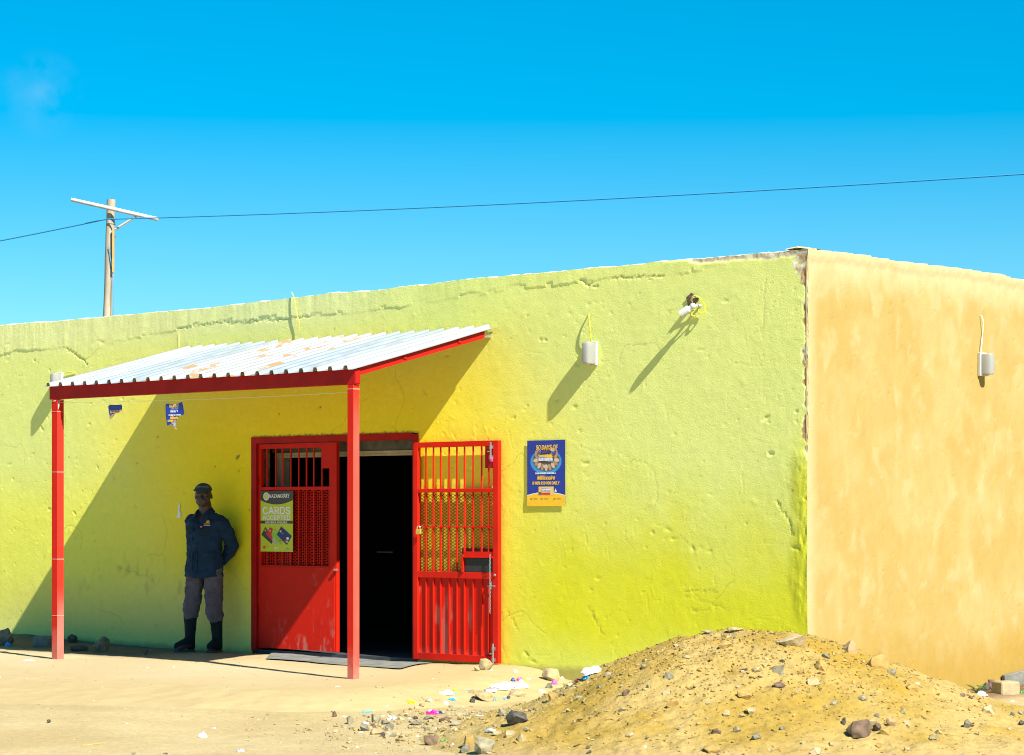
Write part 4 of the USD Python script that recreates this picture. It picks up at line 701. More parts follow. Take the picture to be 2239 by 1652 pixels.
rock(C8, 945, 430, 250, 130, 'stone_ochre', 'rounded sandy clod on the right skyline of the mound', sink=.5); rock(C8, 1105, 532, 92, 82, 'stone_grey', 'grey stone on the right skyline below the sandy clod'); rock(C8, 1920, 1092, 122, 115, 'stone_slate', 'angular dark grey rock right of the mound', pts=9); rock(C8, 805, 822, 105, 52, 'stone_grey', L2_, G2); rock(C8, 500, 872, 95, 42, 'stone_grey', L2_, G2); rock(C8, 890, 1072, 125, 72, 'stone_tan', 'tan stone behind the big brown split rock'); rock(C8, 955, 1130, 95, 95, 'stone_brown', 'brown stone touching the right end of the big split rock')
rock(C8, 1040, 1172, 125, 72, 'stone_ochre', 'orange clod right of the big split rock'); rock(C8, 1100, 1067, 115, 82, 'stone_pink', 'pale pink stone right of and above the big split rock'); rock(C8, 1540, 1227, 85, 54, 'stone_grey', L2_, G2); rock(C8, 310, 1377, 145, 72, 'stone_pale', 'pale flat stone at the bottom edge under the mound'); rock(C8, 1225, 952, 75, 52, 'stone_tan', L2_, G2); rock(C8, 1270, 1082, 75, 54, 'stone_tan', L2_, G2); rock(C8, 945, 987, 64, 54, 'stone_slate', L2_, G2); rock(C8, 720, 657, 95, 42, 'stone_ochre', L2_, G2)
rock(C8, 2120, 942, 150, 72, 'stone_pale', 'pale stone on the ground beyond the right foot of the mound'); rock(C8, 415, 377, 95, 50, 'stone_slate', L2_, G2); rock(C8, 600, 1062, 50, 95, 'stone_dark', 'thin dark stone standing left of the big split rock'); rock(C8, 965, 1325, 70, 50, 'stone_ochre', L2_, G2); rock(C8, 1265, 1355, 65, 45, 'stone_tan', L2_, G2); rock(C8, 1320, 700, 130, 70, 'stone_ochre', 'sandy clod low on the right skyline of the mound'); rock(C8, 470, 1300, 60, 45, 'stone_tan', L2_, G2)
rock(CL, 60, 425, 300, 270, 'stone_slate', 'large dark rock at the left edge of the picture by the wall', sink=.1, cat='rock'); rock(CL, 1680, 545, 290, 240, 'stone_slate', 'rounded dark rock by the wall right of the left porch post', sink=.1); rock(CL, 1310, 605, 330, 85, 'stone_dark', 'low flat dark slab on the ground right of the left post', sink=.1, pts=9)
rock(CL, 1200, 445, 170, 130, 'stone_brown', 'brown stone against the wall just right of the left post'); rock(CM, 793, 1093, 26, 28, 'stone_brown', 'small brown stone on the pad in the shade left of the man', sink=.1); rock(CM, 265, 1469, 22, 20, 'stone_dark', 'small dark stone alone on the sunlit ground at lower left', sink=.1); rock(CM, 730, 1645, 25, 14, 'stone_grey', 'grey pebble at the bottom edge at lower left')
rock(CB, 870, 545, 165, 140, 'stone_dark', 'dark rough stone at the foot of the tan wall left of the brown clod', deep=.6); rock(CB, 965, 525, 160, 200, 'clod_purple', 'purplish brown clod against the left end of the concrete block', deep=.6); rock(CB, 860, 925, 100, 60, 'stone_dark', 'dark stone on the ground in front of the concrete block'); rock(CB, 1430, 1150, 110, 80, 'stone_dark', 'dark stone at the right edge of the picture'); rock(CB, 1290, 1000, 90, 60, 'stone_slate', L1_ if False else 'grey stone near the right edge, above the dark one'); rock(CB, 1420, 985, 100, 70, 'stone_grey', 'grey stone at the right edge below the concrete block'); rock(CB, 610, 720, 90, 50, 'clod_purple', 'small brown clod at the foot of the tan wall'); rock(CB, 480, 690, 80, 44, 'clod_purple', 'brown clod where the mound meets the tan wall')
# blocks
def block(cv, x, y, w, h, m, label, dp, rz, name='concrete_block'):
    u, v, s = cv(x, y + h / 2); P = on_ground(u, v); k = dist(P) / FPX * s; L = w * k
    ms = bx(-L / 2, L / 2, -dp / 2, dp / 2, 0, h * k, .012).subdivide().subdivide().subdivide(); vv = np.array(ms.vertices); vv += ms.vertex_normals * (.012 * (fbm(vv * 14, 3, 5) - .5))[:, None]
    Q = P + F3 * dp * .5; whole(name, trimesh.Trimesh(vv, ms.faces, process=False), m, label, 'block', (Q[0], Q[1], P[2] - .015), rz, smooth=40)
block(CB, 1205, 555, 345, 235, 'block_concrete', 'sandy concrete block lying by the tan wall at the right edge', .19, 60); block(CL, 745, 468, 330, 195, 'block_grey', 'grey block on the ground behind the left porch post', .2, 8)
u, v, s = CB(1330, 430); P = on_ground(u, v + 30); k = dist(P) / FPX * s
ms = bx(-.27, .27, -.02, .02, 0, .13, .004); ms.apply_transform(trimesh.transformations.rotation_matrix(-.12, [0, 1, 0])); whole('stone_slab', ms, 'block_grey', 'greenish grey slab leaning on the tan wall behind the concrete block', 'slab', (.09, on_side(*CB(1330, 430)[:2])[1], on_side(*CB(1330, 500)[:2])[2]), 78)
# rubber mat
cor = [(580, 1443), (622, 1431.5), (945, 1452), (870, 1465.5)]; cor = np.array([on_ground(*c) for c in cor]); cc = cor.mean(0)
n = 16; mv = []
for j in range(n):
    for i in range(n * 2):
        a, b = i / (n * 2 - 1), j / (n - 1); q = (cor[0] * (1 - a) + cor[3] * a) * (1 - b) + (cor[1] * (1 - a) + cor[2] * a) * b
        mv.append([q[0] + .012 * math.sin(9 * b + 1), q[1] + .015 * math.sin(8 * a), float(surface_z(q[0], q[1])) + .011 + .004 * math.sin(7 * a + 3 * b)])
mv = np.array(mv) - [cc[0], cc[1], 0]; f = grid_faces(n * 2, n)
lo = mv - [0, 0, .02]; whole('rubber_mat', trimesh.Trimesh(np.vstack([mv, lo]), np.vstack([f, f[:, ::-1] + len(mv)]), process=False), 'mat_rubber', 'worn grey rubber mat lying on the pad before the shop doors', 'mat', (cc[0], cc[1], 0))
# litter
def crumple(w, d, h, seed, folds=2.0, sub=3):
    m = trimesh.creation.icosphere(sub); v = np.array(m.vertices); r = np.random.default_rng(seed)
    q = v * [1, 1, 1] + .25 * (np.stack([noise(v * 1.7 + seed + k, seed + k) for k in range(3)], -1) - .5)
    s = 1 + .55 * (1 - 2 * np.abs(noise(q * folds + seed, seed) - .5)) + .30 * (1 - 2 * np.abs(noise(q * folds * 2.3 + seed, seed + 1) - .5)) - .45
    ang = np.arctan2(v[:, 1], v[:, 0]); s *= 1 + .22 * np.sin(ang * 2 + seed) + .16 * np.sin(ang * 3 + 2 * seed)
    v = v * s[:, None]; v[:, 2] = np.where(v[:, 2] < -.25, -.25 + .1 * v[:, 2], v[:, 2])
    lo, hi = v.min(0), v.max(0); v = (v - (lo + hi) / 2) / (hi - lo) * [w, d, h]; return trimesh.Trimesh(v, m.faces, process=False)
NL = [0]
def trash(cv, x, y, w, h, m, label, cat='litter', name='litter', deep=.8, tilt=0, smooth=18, sub=3, folds=2.0, group=None):
    NL[0] += 1; group = group or ('litter strewn between the pad and the mound' if cv in (C4, C5) else None); u, v, s = cv(x, y + h * .45); P = on_ground(u, v); k = dist(P) / FPX * s; wm, hm = w * k, h * k
    ms = crumple(wm, max(wm * deep, hm), max(hm * .95, .012), 300 + NL[0], folds, sub if wm > .06 else 2)
    if tilt: ms.apply_transform(trimesh.transformations.rotation_matrix(math.radians(tilt), [0, 1, 0]))
    ms.apply_transform(trimesh.transformations.rotation_matrix(YAW, [0, 0, 1])); Q = P + F3 * wm * deep * .3; z = float(surface_z(Q[0], Q[1])) * .6 + P[2] * .4
    return whole(name, ms, m, label, cat, (Q[0], Q[1], z - ms.bounds[0][2] - .004), 0, group, smooth=smooth)
trash(C4, 815, 487, 330, 118, 'paper_white', 'larger crumpled white plastic bag lying on the ground before the shop', 'plastic bag', 'plastic_bag', .7); trash(C4, 1035, 482, 255, 84, 'paper_white', 'flatter white plastic bag just right of the larger crumpled one', 'plastic bag', 'plastic_bag', .7)
trash(C4, 1960, 318, 280, 115, 'paper_white', 'white plastic bag on the left edge of the mound by the lime wall', 'plastic bag', 'plastic_bag', .6, tilt=-14); trash(C4, 1895, 372, 95, 84, 'litter_blue', 'blue plastic wrapper in front of the white bag on the mound', 'wrapper', 'wrapper'); trash(C4, 1795, 418, 115, 50, 'litter_brown', 'brown plastic bottle piece left of the blue wrapper', 'bottle', 'bottle', .5, sub=3)
trash(C4, 965, 402, 60, 54, 'paper_blue', 'dark blue crumpled wrapper, left end of the bright wrappers by the pad', 'wrapper', 'wrapper'); trash(C4, 998, 380, 42, 30, 'litter_yellow', 'small yellow wrapper among the bright wrappers by the pad', 'wrapper', 'wrapper'); trash(C4, 1045, 398, 85, 62, 'litter_pink', 'pink and white crumpled wrapper among the bright wrappers by the pad', 'wrapper', 'wrapper'); trash(C4, 1100, 395, 52, 52, 'litter_yellow', 'golden wrapper right of the pink crumpled one', 'wrapper', 'wrapper'); trash(C4, 1160, 392, 60, 34, 'litter_lavender', 'lavender wrapper, right end of the bright wrappers by the pad', 'wrapper', 'wrapper'); trash(C4, 1050, 418, 90, 30, 'paper_white', 'white paper under the bright wrappers by the pad', 'paper', 'paper')
trash(C4, 1492, 440, 80, 72, 'litter_pink', 'hot pink wrapper leaning on the large pale rock', 'wrapper', 'wrapper'); trash(C4, 1585, 378, 48, 38, 'litter_lavender', 'lavender wrapper right of the large pale rock', 'wrapper', 'wrapper'); trash(C4, 1690, 470, 84, 30, 'paper_white', 'white plastic lid left of the mound below the bottle', 'lid', 'lid'); trash(C4, 996, 297, 55, 48, 'paper_white', 'small white crumpled paper on the pad right of the gate', 'paper', 'paper')
trash(C4, 735, 655, 50, 42, 'litter_skyblue', 'light blue scrap left of the blue cup', 'wrapper', 'wrapper'); trash(C4, 857, 642, 48, 48, 'litter_skyblue', 'round blue cup on the ground before the mound', 'plastic cup', 'plastic_cup'); trash(C4, 1330, 548, 110, 46, 'litter_clear', 'clear plastic strip below the large pale rock', 'plastic', 'plastic_scrap'); trash(C4, 690, 278, 36, 22, 'paper_white', 'tiny white scrap at the foot of the gate rock', 'paper', 'paper')
trash(C5, 1855, 165, 250, 86, 'paper_white', 'long white plastic piece on the pad edge with a yellow scrap at its end', 'plastic', 'plastic_scrap', .5); trash(C5, 2015, 115, 74, 60, 'litter_yellow', 'lime yellow scrap at the end of the long white plastic piece', 'paper', 'paper'); trash(C5, 2015, 165, 60, 34, 'litter_skyblue', 'pale blue scrap under the lime yellow one', 'paper', 'paper'); trash(C5, 2225, 122, 50, 40, 'litter_skyblue', 'small blue wrapper right of the lime yellow scrap', 'wrapper', 'wrapper')
trash(C5, 1300, 308, 135, 92, 'litter_yellow', 'shiny yellow wrapper on the edge of the pad', 'wrapper', 'wrapper'); trash(C5, 1298, 280, 40, 34, 'paper_white', 'white scrap on top of the shiny yellow wrapper', 'paper', 'paper'); trash(C5, 1640, 478, 220, 96, 'litter_magenta', 'magenta snack wrapper amid the rubble', 'wrapper', 'wrapper', .5); trash(C5, 1620, 452, 110, 40, 'paper_white', 'white paper on top of the magenta snack wrapper', 'paper', 'paper'); trash(C5, 1765, 482, 90, 58, 'ink_navy', 'dark torn end beside the magenta snack wrapper', 'wrapper', 'wrapper')
trash(C5, 1960, 270, 130, 56, 'litter_blue', 'blue and white wrapper below the long white plastic piece', 'wrapper', 'wrapper'); trash(C5, 1985, 250, 90, 26, 'paper_white', 'white paper on top of the blue and white wrapper', 'paper', 'paper'); trash(C5, 1860, 325, 95, 60, 'paper_white', 'white crumpled tissue below the blue and white wrapper', 'tissue', 'tissue'); trash(C5, 1605, 278, 70, 48, 'paper_white', 'white scrap right of the shiny yellow wrapper', 'paper', 'paper'); trash(C5, 1730, 278, 80, 46, 'stone_pink', 'dusty pink scrap left of the white tissue', 'paper', 'paper')
trash(C5, 565, 650, 115, 44, 'paper_white', 'white plastic piece resting on the square pale stone', 'plastic', 'plastic_scrap'); trash(C5, 985, 572, 180, 92, 'clear_plastic', 'cloudy clear plastic bag among the rubble', 'plastic bag', 'plastic_bag'); trash(C5, 120, 62, 105, 26, 'paper_white', 'white paper strip on the pad right of the right porch post', 'paper', 'paper', .4); trash(C5, 845, 535, 64, 26, 'paper_white', 'white scrap left of the cloudy plastic bag', 'paper', 'paper'); trash(C5, 1275, 578, 52, 34, 'paper_white', 'white scrap left of the small dark stone', 'paper', 'paper')
trash(C5, 2020, 755, 48, 50, 'paper_white', 'small white cup shaped scrap in the rubble', 'paper', 'paper'); trash(C5, 1408, 862, 52, 36, 'paper_white', 'white scrap above the triangular brown rock', 'paper', 'paper'); trash(C5, 1825, 928, 135, 42, 'litter_green', 'green bottle glass shard right of the triangular brown rock', 'glass', 'glass_shard', .4); trash(C5, 930, 815, 40, 46, 'litter_lavender', 'lavender scrap beneath the pale wedge stone', 'paper', 'paper'); trash(C5, 230, 548, 90, 24, 'paper_white', 'white scrap beside the upright grey stone', 'paper', 'paper'); trash(C5, 490, 803, 64, 26, 'paper_white', 'white scrap at the foot of the square pale stone', 'paper', 'paper'); trash(C5, 1215, 498, 60, 24, 'litter_lavender', 'lavender scrap left of the magenta snack wrapper', 'paper', 'paper'); trash(C5, 1975, 995, 46, 50, 'paper_white', 'white scrap near the bottom right of the rubble', 'paper', 'paper'); trash(C5, 428, 1045, 38, 24, 'paper_white', 'white scrap alone on the bare ground below the rubble', 'paper', 'paper'); trash(C5, 910, 372, 40, 26, 'paper_white', 'white scrap on bare ground left of the yellow wrapper', 'paper', 'paper')
trash(CL, 130, 520, 130, 88, 'litter_blue', 'bright blue wrapper by the large dark rock at the left', 'wrapper', 'wrapper', .5); trash(CL, 490, 788, 220, 34, 'paper_white', 'white plastic spoon shaped piece near the foot of the left post', 'plastic', 'plastic_scrap', .3); trash(CM, 1105, 1540, 52, 38, 'paper_white', 'white crumpled paper alone on the sunlit ground', 'paper', 'paper'); trash(CM, 1315, 1625, 46, 20, 'litter_lavender', 'pinkish scrap of paper at the bottom edge', 'paper', 'paper'); trash(CM, 1172, 1502, 16, 12, 'paper_white', 'tiny white scrap right of the crumpled paper', 'paper', 'paper'); trash(CM, 905, 1642, 28, 14, 'stone_brown', 'brown scrap at the bottom edge', 'paper', 'paper'); trash(CM, 950, 1167, 12, 9, 'paper_white', 'tiny white scrap in front of the man', 'paper', 'paper')
trash(CB, 790, 650, 200, 105, 'paper_white', 'white plastic bag at the foot of the tan wall', 'plastic bag', 'plastic_bag', .6); trash(CB, 1280, 770, 65, 40, 'paper_white', 'white scrap in front of the concrete block', 'paper', 'paper'); trash(CB, 918, 852, 70, 40, 'litter_lavender', 'lavender scrap in front of the white bag by the tan wall', 'paper', 'paper'); trash(CB, 1440, 620, 60, 60, 'litter_green', 'green bottle at the right edge beside the concrete block', 'bottle', 'bottle'); trash(C8, 1370, 655, 50, 30, 'litter_clear', 'shiny foil scrap on the right skyline of the mound', 'foil', 'foil')
u, v, s = C4(235, 1440); Pm = on_ground(u, v) if v < 1651 else None
# straight-sided bits: carton, plastic fork, sticks, twig
def stick(cv, x0, y0, x1, y1, r, m, label, cat, name, seg=6):
    A, B = on_ground(*cv(x0, y0)[:2]), on_ground(*cv(x1, y1)[:2]); n = 6; P = [A + (B - A) * t for t in np.linspace(0, 1, n)]
    P = np.array([[p[0], p[1], float(surface_z(p[0], p[1])) + r * .8] for p in P]); c = P.mean(0)
    return whole(name, tube(P - c, r, seg), m, label, cat, c)
stick(C4, 632, 1083, 730, 1085, .012, 'paper_white', 'short white stick low in front of the rubble', 'stick', 'white_stick'); stick(C5, 520, 502, 665, 478, .008, 'litter_skyblue', 'blue plastic fork left of the cloudy plastic bag', 'fork', 'plastic_fork'); stick(C4, 500, 873, 580, 873, .006, 'paper_white', 'thin white straw above the white stick', 'straw', 'straw')
stick(CM, 448, 1603, 570, 1590, .005, 'bare_wood', 'dry twig on the sunlit ground at lower left', 'twig', 'twig'); stick(C5, 185, 1035, 280, 1068, .004, 'bare_wood', 'thin dry twig below the rubble', 'twig', 'twig'); stick(C5, 2150, 592, 2239, 590, .006, 'litter_yellow', 'yellow straw right of the brown wedge stone', 'straw', 'straw')
A, B = on_ground(*C4(608, 548)[:2]), on_ground(*C4(742, 578)[:2]); c = (A + B) / 2; L = np.linalg.norm(B - A); an = math.degrees(math.atan2(B[1] - A[1], B[0] - A[0]))
t = thing('carton', 'striped flattened carton in front of the larger white bag', 'carton', (c[0], c[1], float(surface_z(c[0], c[1])) - .002), an); obj('box_body', bx(-L / 2, L / 2, -.03, .03, 0, .028, .002), 'paper_white', t)
for y, m in ((-.02, 'litter_magenta'), (0.0, 'ink_navy'), (.018, 'ink_orange')): obj('stripe', bx(-L / 2 + .004, L / 2 - .004, y - .004, y + .004, .028, .0295), m, t)
# gravel and crumbs
def scatter(n, sampler, smin, smax, seed, power=2.2):
    r = np.random.default_rng(seed); base = [rock_mesh(1, .9, .7, 900 + k, 9, 0) for k in range(8)]; vs, fs, o = [], [], 0
    XY = sampler(r, n); Zs_ = surface_z(XY[:, 0], XY[:, 1])
    for (x, y), z in zip(XY, Zs_):
        b = base[r.integers(8)]; s = smin + (smax - smin) * r.random() ** power; a = r.uniform(0, 2 * PI); c_, s_ = math.cos(a), math.sin(a)
        v = np.array(b.vertices) * s * r.uniform(.7, 1.3, 3); v = v @ np.array([[c_, s_, 0], [-s_, c_, 0], [0, 0, 1]]); vs.append(v + [x, y, z + s * .12]); fs.append(b.faces + o); o += len(v)
    return trimesh.Trimesh(np.vstack(vs), np.vstack(fs), process=False)
def on_mound(r, n):
    l = r.normal(0, .95, n * 3); d = r.normal(-.5, .75, n * 3); P = MC[:2] + l[:, None] * R3[:2] + d[:, None] * F3[:2]; k = (mound_rise(P[:, 0], P[:, 1]) > .05) & (P[:, 1] < -.05); return P[k][:n]
RC = on_ground(*C5(1500, 700)[:2])
def in_rubble(r, n):
    a = r.random(n) ; l = r.normal(0, .62, n) + .35; d = r.normal(0, .75, n); return RC[:2] + l[:, None] * R3[:2] + d[:, None] * F3[:2]
def on_dirt(r, n):
    P = np.stack([r.uniform(-9, 4.5, n * 2), r.uniform(-7.5, 3, n * 2)], -1); k = ((P[:, 1] < -.1) | (P[:, 0] > .15)); return P[k][:n]
for nm, sm, n, lo, hi, m, lab, sd in (('gravel', on_mound, 6500, .005, .024, 'mound_crumb', 'ochre crumbs and grit all over the dirt mound', 1), ('gravel', on_mound, 500, .008, .032, 'stone_tan', 'pale grit and small stones mixed through the dirt mound', 2), ('gravel', on_mound, 60, .008, .022, 'stone_slate', 'dark grit sprinkled over the dirt mound', 3), ('gravel', in_rubble, 1300, .006, .040, 'stone_tan', 'pale gravel between the rubble stones', 4), ('gravel', in_rubble, 220, .008, .036, 'stone_grey', 'grey gravel between the rubble stones', 5), ('gravel', on_dirt, 1700, .004, .016, 'stone_tan', 'fine grit sprinkled over the bare ground and pad', 6), ('gravel', on_dirt, 90, .008, .02, 'paper_white', 'tiny white specks of litter over the bare ground', 7)):
    whole(nm, scatter(n, sm, lo, hi, sd), m, lab, 'gravel', kind='stuff')
r = np.random.default_rng(77); G3 = 'loose stones on the mound slope'
for (sm, n, grp, lab) in ((on_mound, 70, G2, L2_), (in_rubble, 60, G1, L1_)):
    for x, y in sm(r, n):
        s = r.uniform(.03, .065); ms = rock_mesh(s, s * r.uniform(.6, 1), s * r.uniform(.4, .75), int(r.integers(1e6)), 12, 1, .1)
        whole('rock', ms, ['stone_tan', 'stone_ochre', 'stone_grey', 'stone_pale', 'stone_brown', 'stone_slate'][r.choice(6, p=[.36, .34, .10, .12, .05, .03])], lab, 'rock', (x, y, float(surface_z(x, y)) + s * .1), r.uniform(0, 360), grp, smooth=24)
# weeds by the tan wall
for (x, y, lab) in ((700, 610, 'small green weed left of the white bag by the tan wall'), (770, 580, 'small green weed above the white bag by the tan wall')):
    P = on_ground(*CB(x, y + 40)[:2]); ms = []
    for k in range(16):
        a = r.uniform(0, 2 * PI); L = r.uniform(.03, .08); ms.append(tube([(0, 0, 0), (.4 * L * math.cos(a), .4 * L * math.sin(a), L * .6), (L * math.cos(a), L * math.sin(a), L * .8)], [.004, .005, .001], 4))
    whole('weed', ms, 'weed_green', lab, 'weed', P)
# ------------------------------------------------------------------ the man leaning by the wall, hands behind his back
def ball(p, r, n=20): return m3.Manifold.sphere(r, n).translate([float(a) for a in p])
def egg(p, rx, ry, rz, n=24): return m3.Manifold.sphere(1.0, n).scale([rx, ry, rz]).translate([float(a) for a in p])
def hull(*b): return m3.Manifold.batch_hull(list(b))
def chain(pts, rs, n=18):
    o = m3.Manifold()
    for i in range(len(pts) - 1): o = o + hull(ball(pts[i], rs[i], n), ball(pts[i + 1], rs[i + 1], n))
    return o
def finish(m, edge=.018, it=8, wr=0.0, sc=14, seed=1, fold=0.0):
    m = m.refine_to_length(edge).to_mesh(); t = trimesh.Trimesh(m.vert_properties[:, :3], m.tri_verts, process=True)
    trimesh.smoothing.filter_taubin(t, .5, -.53, it)
    if wr:
        v = np.array(t.vertices); v = v + t.vertex_normals * (wr * (fbm(v * [sc, sc, sc * .55], 3, seed) - .5) * 2)[:, None]; t = trimesh.Trimesh(v, t.faces, process=False)
    if fold:      # creases: ridges that run slantwise down the cloth
        v = np.array(t.vertices); q = np.stack([v[:, 0] * 7 + v[:, 2] * 6, v[:, 1] * 7, v[:, 2] * 11 - v[:, 0] * 5], -1); r_ = 1 - 2 * np.abs(fbm(q, 2, seed + 7) - .5); v = v + t.vertex_normals * (fold * (r_ ** 3 - .55))[:, None]; t = trimesh.Trimesh(v, t.faces, process=False)
    return t
P = on_ground(449, 1426); P = np.array([P[0], P[1], float(surface_z(P[0], P[1]))])
man = thing('person', 'man in navy jacket, cap and rubber boots standing by the wall, hands behind back', 'person', P, 14)
SH, EL, WR = (.175, .01, 1.315), (.238, .135, 1.085), (.075, .19, .915)
mir = lambda p: (-p[0], p[1], p[2])
# head, turned towards the road
hd = egg((0, 0, .045), .073, .090, .098) + egg((0, -.022, -.022), .066, .062, .058) + egg((0, -.028, -.012), .060, .064, .066) + hull(ball((0, -.052, -.052), .028), ball((0, -.040, -.028), .045))
hd = hd + hull(ball((0, -.088, .034), .009), ball((0, -.106, .002), .0125), ball((.012, -.092, -.002), .010), ball((-.012, -.092, -.002), .010))
hd = hd + hull(ball((-.040, -.068, .046), .012), ball((-.012, -.080, .050), .010)) + hull(ball((.040, -.068, .046), .012), ball((.012, -.080, .050), .010))
hd = hd + hull(ball((-.022, -.080, -.034), .008), ball((.022, -.080, -.034), .008)) + hull(ball((-.019, -.078, -.047), .009), ball((.019, -.078, -.047), .009))
for s in (-1, 1): hd = hd + egg((s * .072, .014, .018), .008, .018, .028) + egg((s * .044, -.062, .012), .020, .020, .016)
hd = hd.scale([1.15, 1.06, 1.02]).rotate([3, 0, 26]).translate([-.004, -.028, 1.545])
body = hd + chain([(0, .012, 1.40), (-.002, -.012, 1.50)], [.066, .066]) + hull(egg((0, .0, 1.30), .15, .085, .1), egg((0, .005, 1.12), .13, .09, .1)) + hull(egg((0, .005, 1.12), .13, .09, .1), egg((0, .01, .93), .15, .095, .09))
HIP, KN, AN = (.088, .0, .90), (.115, -.035, .49), (.135, .02, .085)
HR, KR, AR = (-.088, .0, .90), (-.120, -.055, .50), (-.150, -.045, .085)
for s, sh in ((1, SH), (-1, SH)):
    f = (lambda p: p) if s > 0 else mir
    body = body + chain([f((.06, 0, 1.34)), f(SH), EL if s > 0 else (-.225, .150, 1.085), WR if s > 0 else (-.06, .19, .93)], [.055, .058, .042, .030])
body = body + chain([HIP, KN, AN], [.080, .050, .030]) + chain([HR, KR, AR], [.080, .050, .030])
body = body + hull(ball(AN, .04), ball((AN[0] + .02, AN[1] - .15, .04), .03)) + hull(ball(AR, .04), ball((AR[0] - .035, AR[1] - .15, .04), .03))
def hand(w, dirx, k):
    w = np.array(w); o = hull(ball(w, .028, 12), ball(w + [dirx * .05, .012, -.03], .030, 12), ball(w + [dirx * .055, .02, -.055], .024, 12))
    for i, (L, dz) in enumerate(((.040, .012), (.046, -.006), (.043, -.024), (.034, -.042))):
        a = w + [dirx * .065, .015, -.028 + dz]; b = a + [dirx * L * .7, .008, -.010]; c = b + [dirx * L * .35, -.012, -.022]
        o = o + chain([a, b, c], [.0095, .0088, .0078], 10)
    return o + chain([w + [dirx * .015, -.004, -.005], w + [dirx * .045, -.022, -.022], w + [dirx * .07, -.026, -.04]], [.012, .0105, .009], 10)
body = body + hand(WR, -1, 0).translate([0, 0, .0]) + hand((-.06, .19, .93), 1, 1).translate([0, .035, -.03])
obj('body', finish(body, .011, 5), 'skin', man, smooth=True)
for s in (-1, 1):
    e = trimesh.creation.icosphere(2, .0100); e.apply_translation([s * .031, -.075, .022]); M = trimesh.transformations.rotation_matrix(math.radians(24), [0, 0, 1]); M[:3, 3] = [-.004, -.028, 1.545]; e.apply_transform(M); obj('eye', e, 'eye_white', man, smooth=True)
# jacket: boxy, loose, collar up
jk = hull(egg((.125, 0, 1.325), .085, .075, .055), egg((-.125, 0, 1.325), .085, .075, .055), egg((0, -.015, 1.22), .200, .125, .08), egg((0, .012, 1.405), .078, .07, .04))
jk = jk + hull(egg((0, -.012, 1.22), .200, .128, .08), egg((0, -.012, 1.02), .190, .135, .06)) + hull(egg((0, -.012, 1.02), .192, .135, .06), egg((-.012, -.005, .765), .218, .150, .03))
ELR, WRR = (-.225, .150, 1.085), (-.06, .19, .93)
jk = jk + chain([(.12, 0, 1.325), SH, (.222, .06, 1.20), EL, (.17, .17, 1.0), WR], [.070, .076, .074, .069, .062, .050]) + chain([(-.12, 0, 1.325), mir(SH), (-.215, .075, 1.20), ELR, (-.16, .18, 1.0), WRR], [.070, .074, .068, .064, .058, .048])
cut = m3.Manifold.cube([1, 1, .3], True).translate([0, 0, .600]); jk = jk - cut
jk = jk - hull(ball((0, -.012, 1.45), .060), ball((0, -.03, 1.60), .075)) - hull(ball((-.006, -.13, 1.27), .016), ball((-.062, -.10, 1.46), .025), ball((.056, -.10, 1.46), .025), ball((0, -.03, 1.47), .05))
jacket = obj('jacket', finish(jk, .010, 5, .008, 12, 5, .014), 'jacket_cloth', man, smooth=True)
def collar(s):
    v, f = [], []; n = 12
    for i in range(n):
        a = PI * .5 - s * (i / (n - 1)) * PI * .84; c_, s_ = math.cos(a), math.sin(a)
        for k, (r, z) in enumerate(((.074, 1.40), (.078, 1.462 - .075 * (i / (n - 1)) ** 2), (.106, 1.428 - .085 * (i / (n - 1)) ** 2), (.100, 1.400 - .07 * (i / (n - 1))))):
            v.append([r * c_ * 1.02, r * s_ * .98 - .008 - .02 * (i / (n - 1)), z])
    return trimesh.Trimesh(v, grid_faces(4, n), process=False)
obj('collar', collar(1), 'jacket_cloth', jacket, smooth=True); obj('collar', collar(-1), 'jacket_cloth', jacket, smooth=True)
JT = finish(jk, .02, 6)
def on_jacket(x, z, out=.006):
    loc, _, _ = JT.ray.intersects_location([[x, -1.0, z]], [[0, 1.0, 0]], multiple_hits=False); return np.array([x, loc[0][1] - out if len(loc) else -.14 - out, z])
def patch(pts, t=.006, out=.006):
    fr = np.array([on_jacket(x, z, out) for x, z in pts]); bk = fr + [0, t + .012, 0]; n = len(pts)
    tri = trimesh.creation.triangulate_polygon(Polygon(pts), engine='earcut')[1]; v = np.vstack([fr, bk]); f = np.vstack([tri, tri[:, ::-1] + n] + [[[i, (i + 1) % n, n + i], [(i + 1) % n, n + (i + 1) % n, n + i]] for i in range(n)])
    return trimesh.Trimesh(v, f, process=False)
obj('placket', patch([(-.016, 1.29), (-.018, 1.15), (-.020, 1.0), (-.020, .80), (.006, .80), (.008, 1.0), (.010, 1.15), (.012, 1.29)], out=.008), 'jacket_cloth', jacket)
for x in (.085, -.105):
    obj('pocket', patch([(x - .052, 1.235), (x - .05, 1.12), (x + .05, 1.12), (x + .052, 1.235)], out=.007), 'jacket_cloth', jacket); obj('pocket_flap', patch([(x - .054, 1.245), (x - .054, 1.222), (x, 1.212), (x + .054, 1.222), (x + .054, 1.245)], out=.013), 'jacket_dark', jacket)
for x in (.095, -.12): obj('pocket', patch([(x - .07, 1.0), (x - .07, .84), (x + .07, .84), (x + .07, 1.0)], out=.009), 'jacket_cloth', jacket); obj('pocket_flap', patch([(x - .072, 1.008), (x - .072, .985), (x + .072, .985), (x + .072, 1.008)], out=.014), 'jacket_dark', jacket)
obj('emblem', patch([(.098 + .019 * math.cos(a), 1.312 + .014 * math.sin(a)) for a in np.linspace(0, 2 * PI, 12, endpoint=False)], out=.009), 'ink_orange', jacket)
for z, a, b in ((1.287, .062, .125), (1.273, .066, .130)): obj('emblem', patch([(a, z), (b, z), (b, z + .006), (a, z + .006)], out=.009), 'ink_gold', jacket)
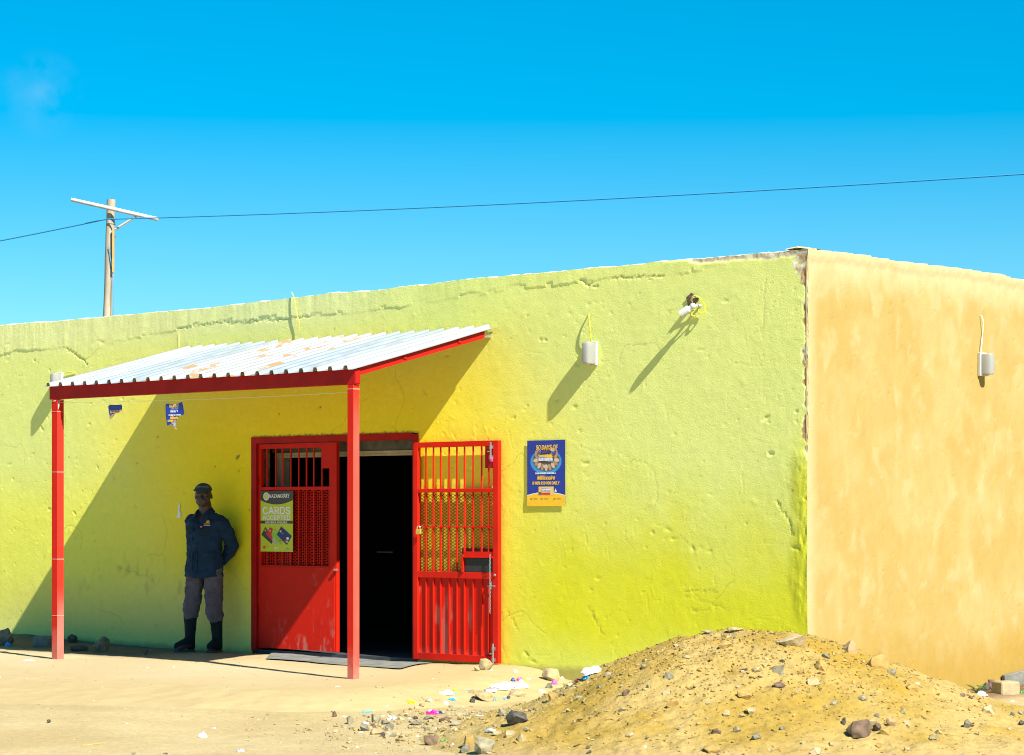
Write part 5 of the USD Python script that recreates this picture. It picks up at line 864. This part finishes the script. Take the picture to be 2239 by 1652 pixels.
obj('badge', patch([(.040 + .011 * math.cos(a), 1.262 + .010 * math.sin(a)) for a in np.linspace(0, 2 * PI, 10, endpoint=False)], out=.010), 'litter_pink', jacket)
# trousers bloused over the boots
tr = hull(egg((0, .005, .93), .165, .115, .05), egg((0, .005, .84), .168, .120, .06)) + chain([(.090, .0, .84), (.112, -.015, .62), (.126, -.03, .46), (.130, -.02, .372)], [.106, .092, .092, .088]) + chain([(-.092, .0, .84), (-.116, -.03, .62), (-.132, -.048, .46), (-.142, -.05, .385)], [.106, .090, .086, .080])
obj('trousers', finish(tr, .010, 3, .010, 12, 9, .014), 'trouser_cloth', man, smooth=True)
def boot(kn, an, toe, name='boot'):
    kn, an, toe = np.array(kn), np.array(an), np.array(toe); m = hull(ball(kn, .074), ball(kn * .5 + an * .5 + [0, 0, .02], .060)) + hull(ball(kn * .5 + an * .5 + [0, 0, .02], .060), ball(an, .050)) + hull(ball(an, .054), ball(an * .6 + toe * .4 + [0, 0, -.004], .046), ball(toe, .042)) + hull(ball([an[0], an[1] + .012, .05], .046), ball(an, .05))
    m = m - m3.Manifold.cube([.6, .6, .1], True).translate([float(kn[0]), float(kn[1]), float(kn[2]) + .05 + .012]) - m3.Manifold.cube([2, 2, .2], True).translate([0, 0, -.078])
    b = obj(name, finish(m, .014, 5, .003, 16, 3), 'boot_rubber', man, smooth=True)
    s = hull(*[m3.Manifold.cylinder(.022, r, r, 18).translate([float(p[0]), float(p[1]), 0.0]) for p, r in ((an + [0, .008, 0], .047), (an * .6 + toe * .4, .044), (toe, .046))])
    sm = s.to_mesh(); obj('sole', trimesh.Trimesh(sm.vert_properties[:, :3], sm.tri_verts), 'boot_sole', b)
boot((.137, -.015, .375), (.137, .015, .105), (.150, -.125, .062)); boot((-.150, -.045, .385), (-.155, -.045, .105), (-.205, -.185, .062))
# cap with a light band over the peak
cp = egg((0, .002, .088), .079, .096, .072) - m3.Manifold.cube([.4, .4, .2], True).translate([0, 0, -.022]) - m3.Manifold.cube([.4, .1, .06], True).translate([0, -.11, .075])
pk = hull(egg((-.066, -.052, .094), .014, .02, .007), egg((.066, -.052, .094), .014, .02, .007), egg((0, -.085, .112), .03, .012, .006), egg((0, -.160, .086), .034, .012, .005), egg((.046, -.138, .086), .020, .014, .005), egg((-.046, -.138, .086), .020, .014, .005))
T = lambda m: m.scale([1.14, 1.06, 1.02]).rotate([2, 0, 26]).translate([-.004, -.028, 1.540])
cap = obj('cap', finish(T(cp), .010, 4, .002, 20, 4), 'cap_cloth', man, smooth=True); obj('peak', finish(T(pk), .010, 3), 'cap_cloth', cap, smooth=True)
bd = (egg((0, .002, .088), .0815, .0985, .0735) - m3.Manifold.cube([.4, .4, .2], True).translate([0, 0, .014])) - m3.Manifold.cube([.4, .4, .2], True).translate([0, 0, .232]) - m3.Manifold.cube([.4, .2, .4], True).translate([0, .06, .1])
bd = bd - egg((0, .002, .088), .0788, .0958, .0715); obj('cap_badge', finish(T(bd), .010, 1), 'cap_band', cap, smooth=True)
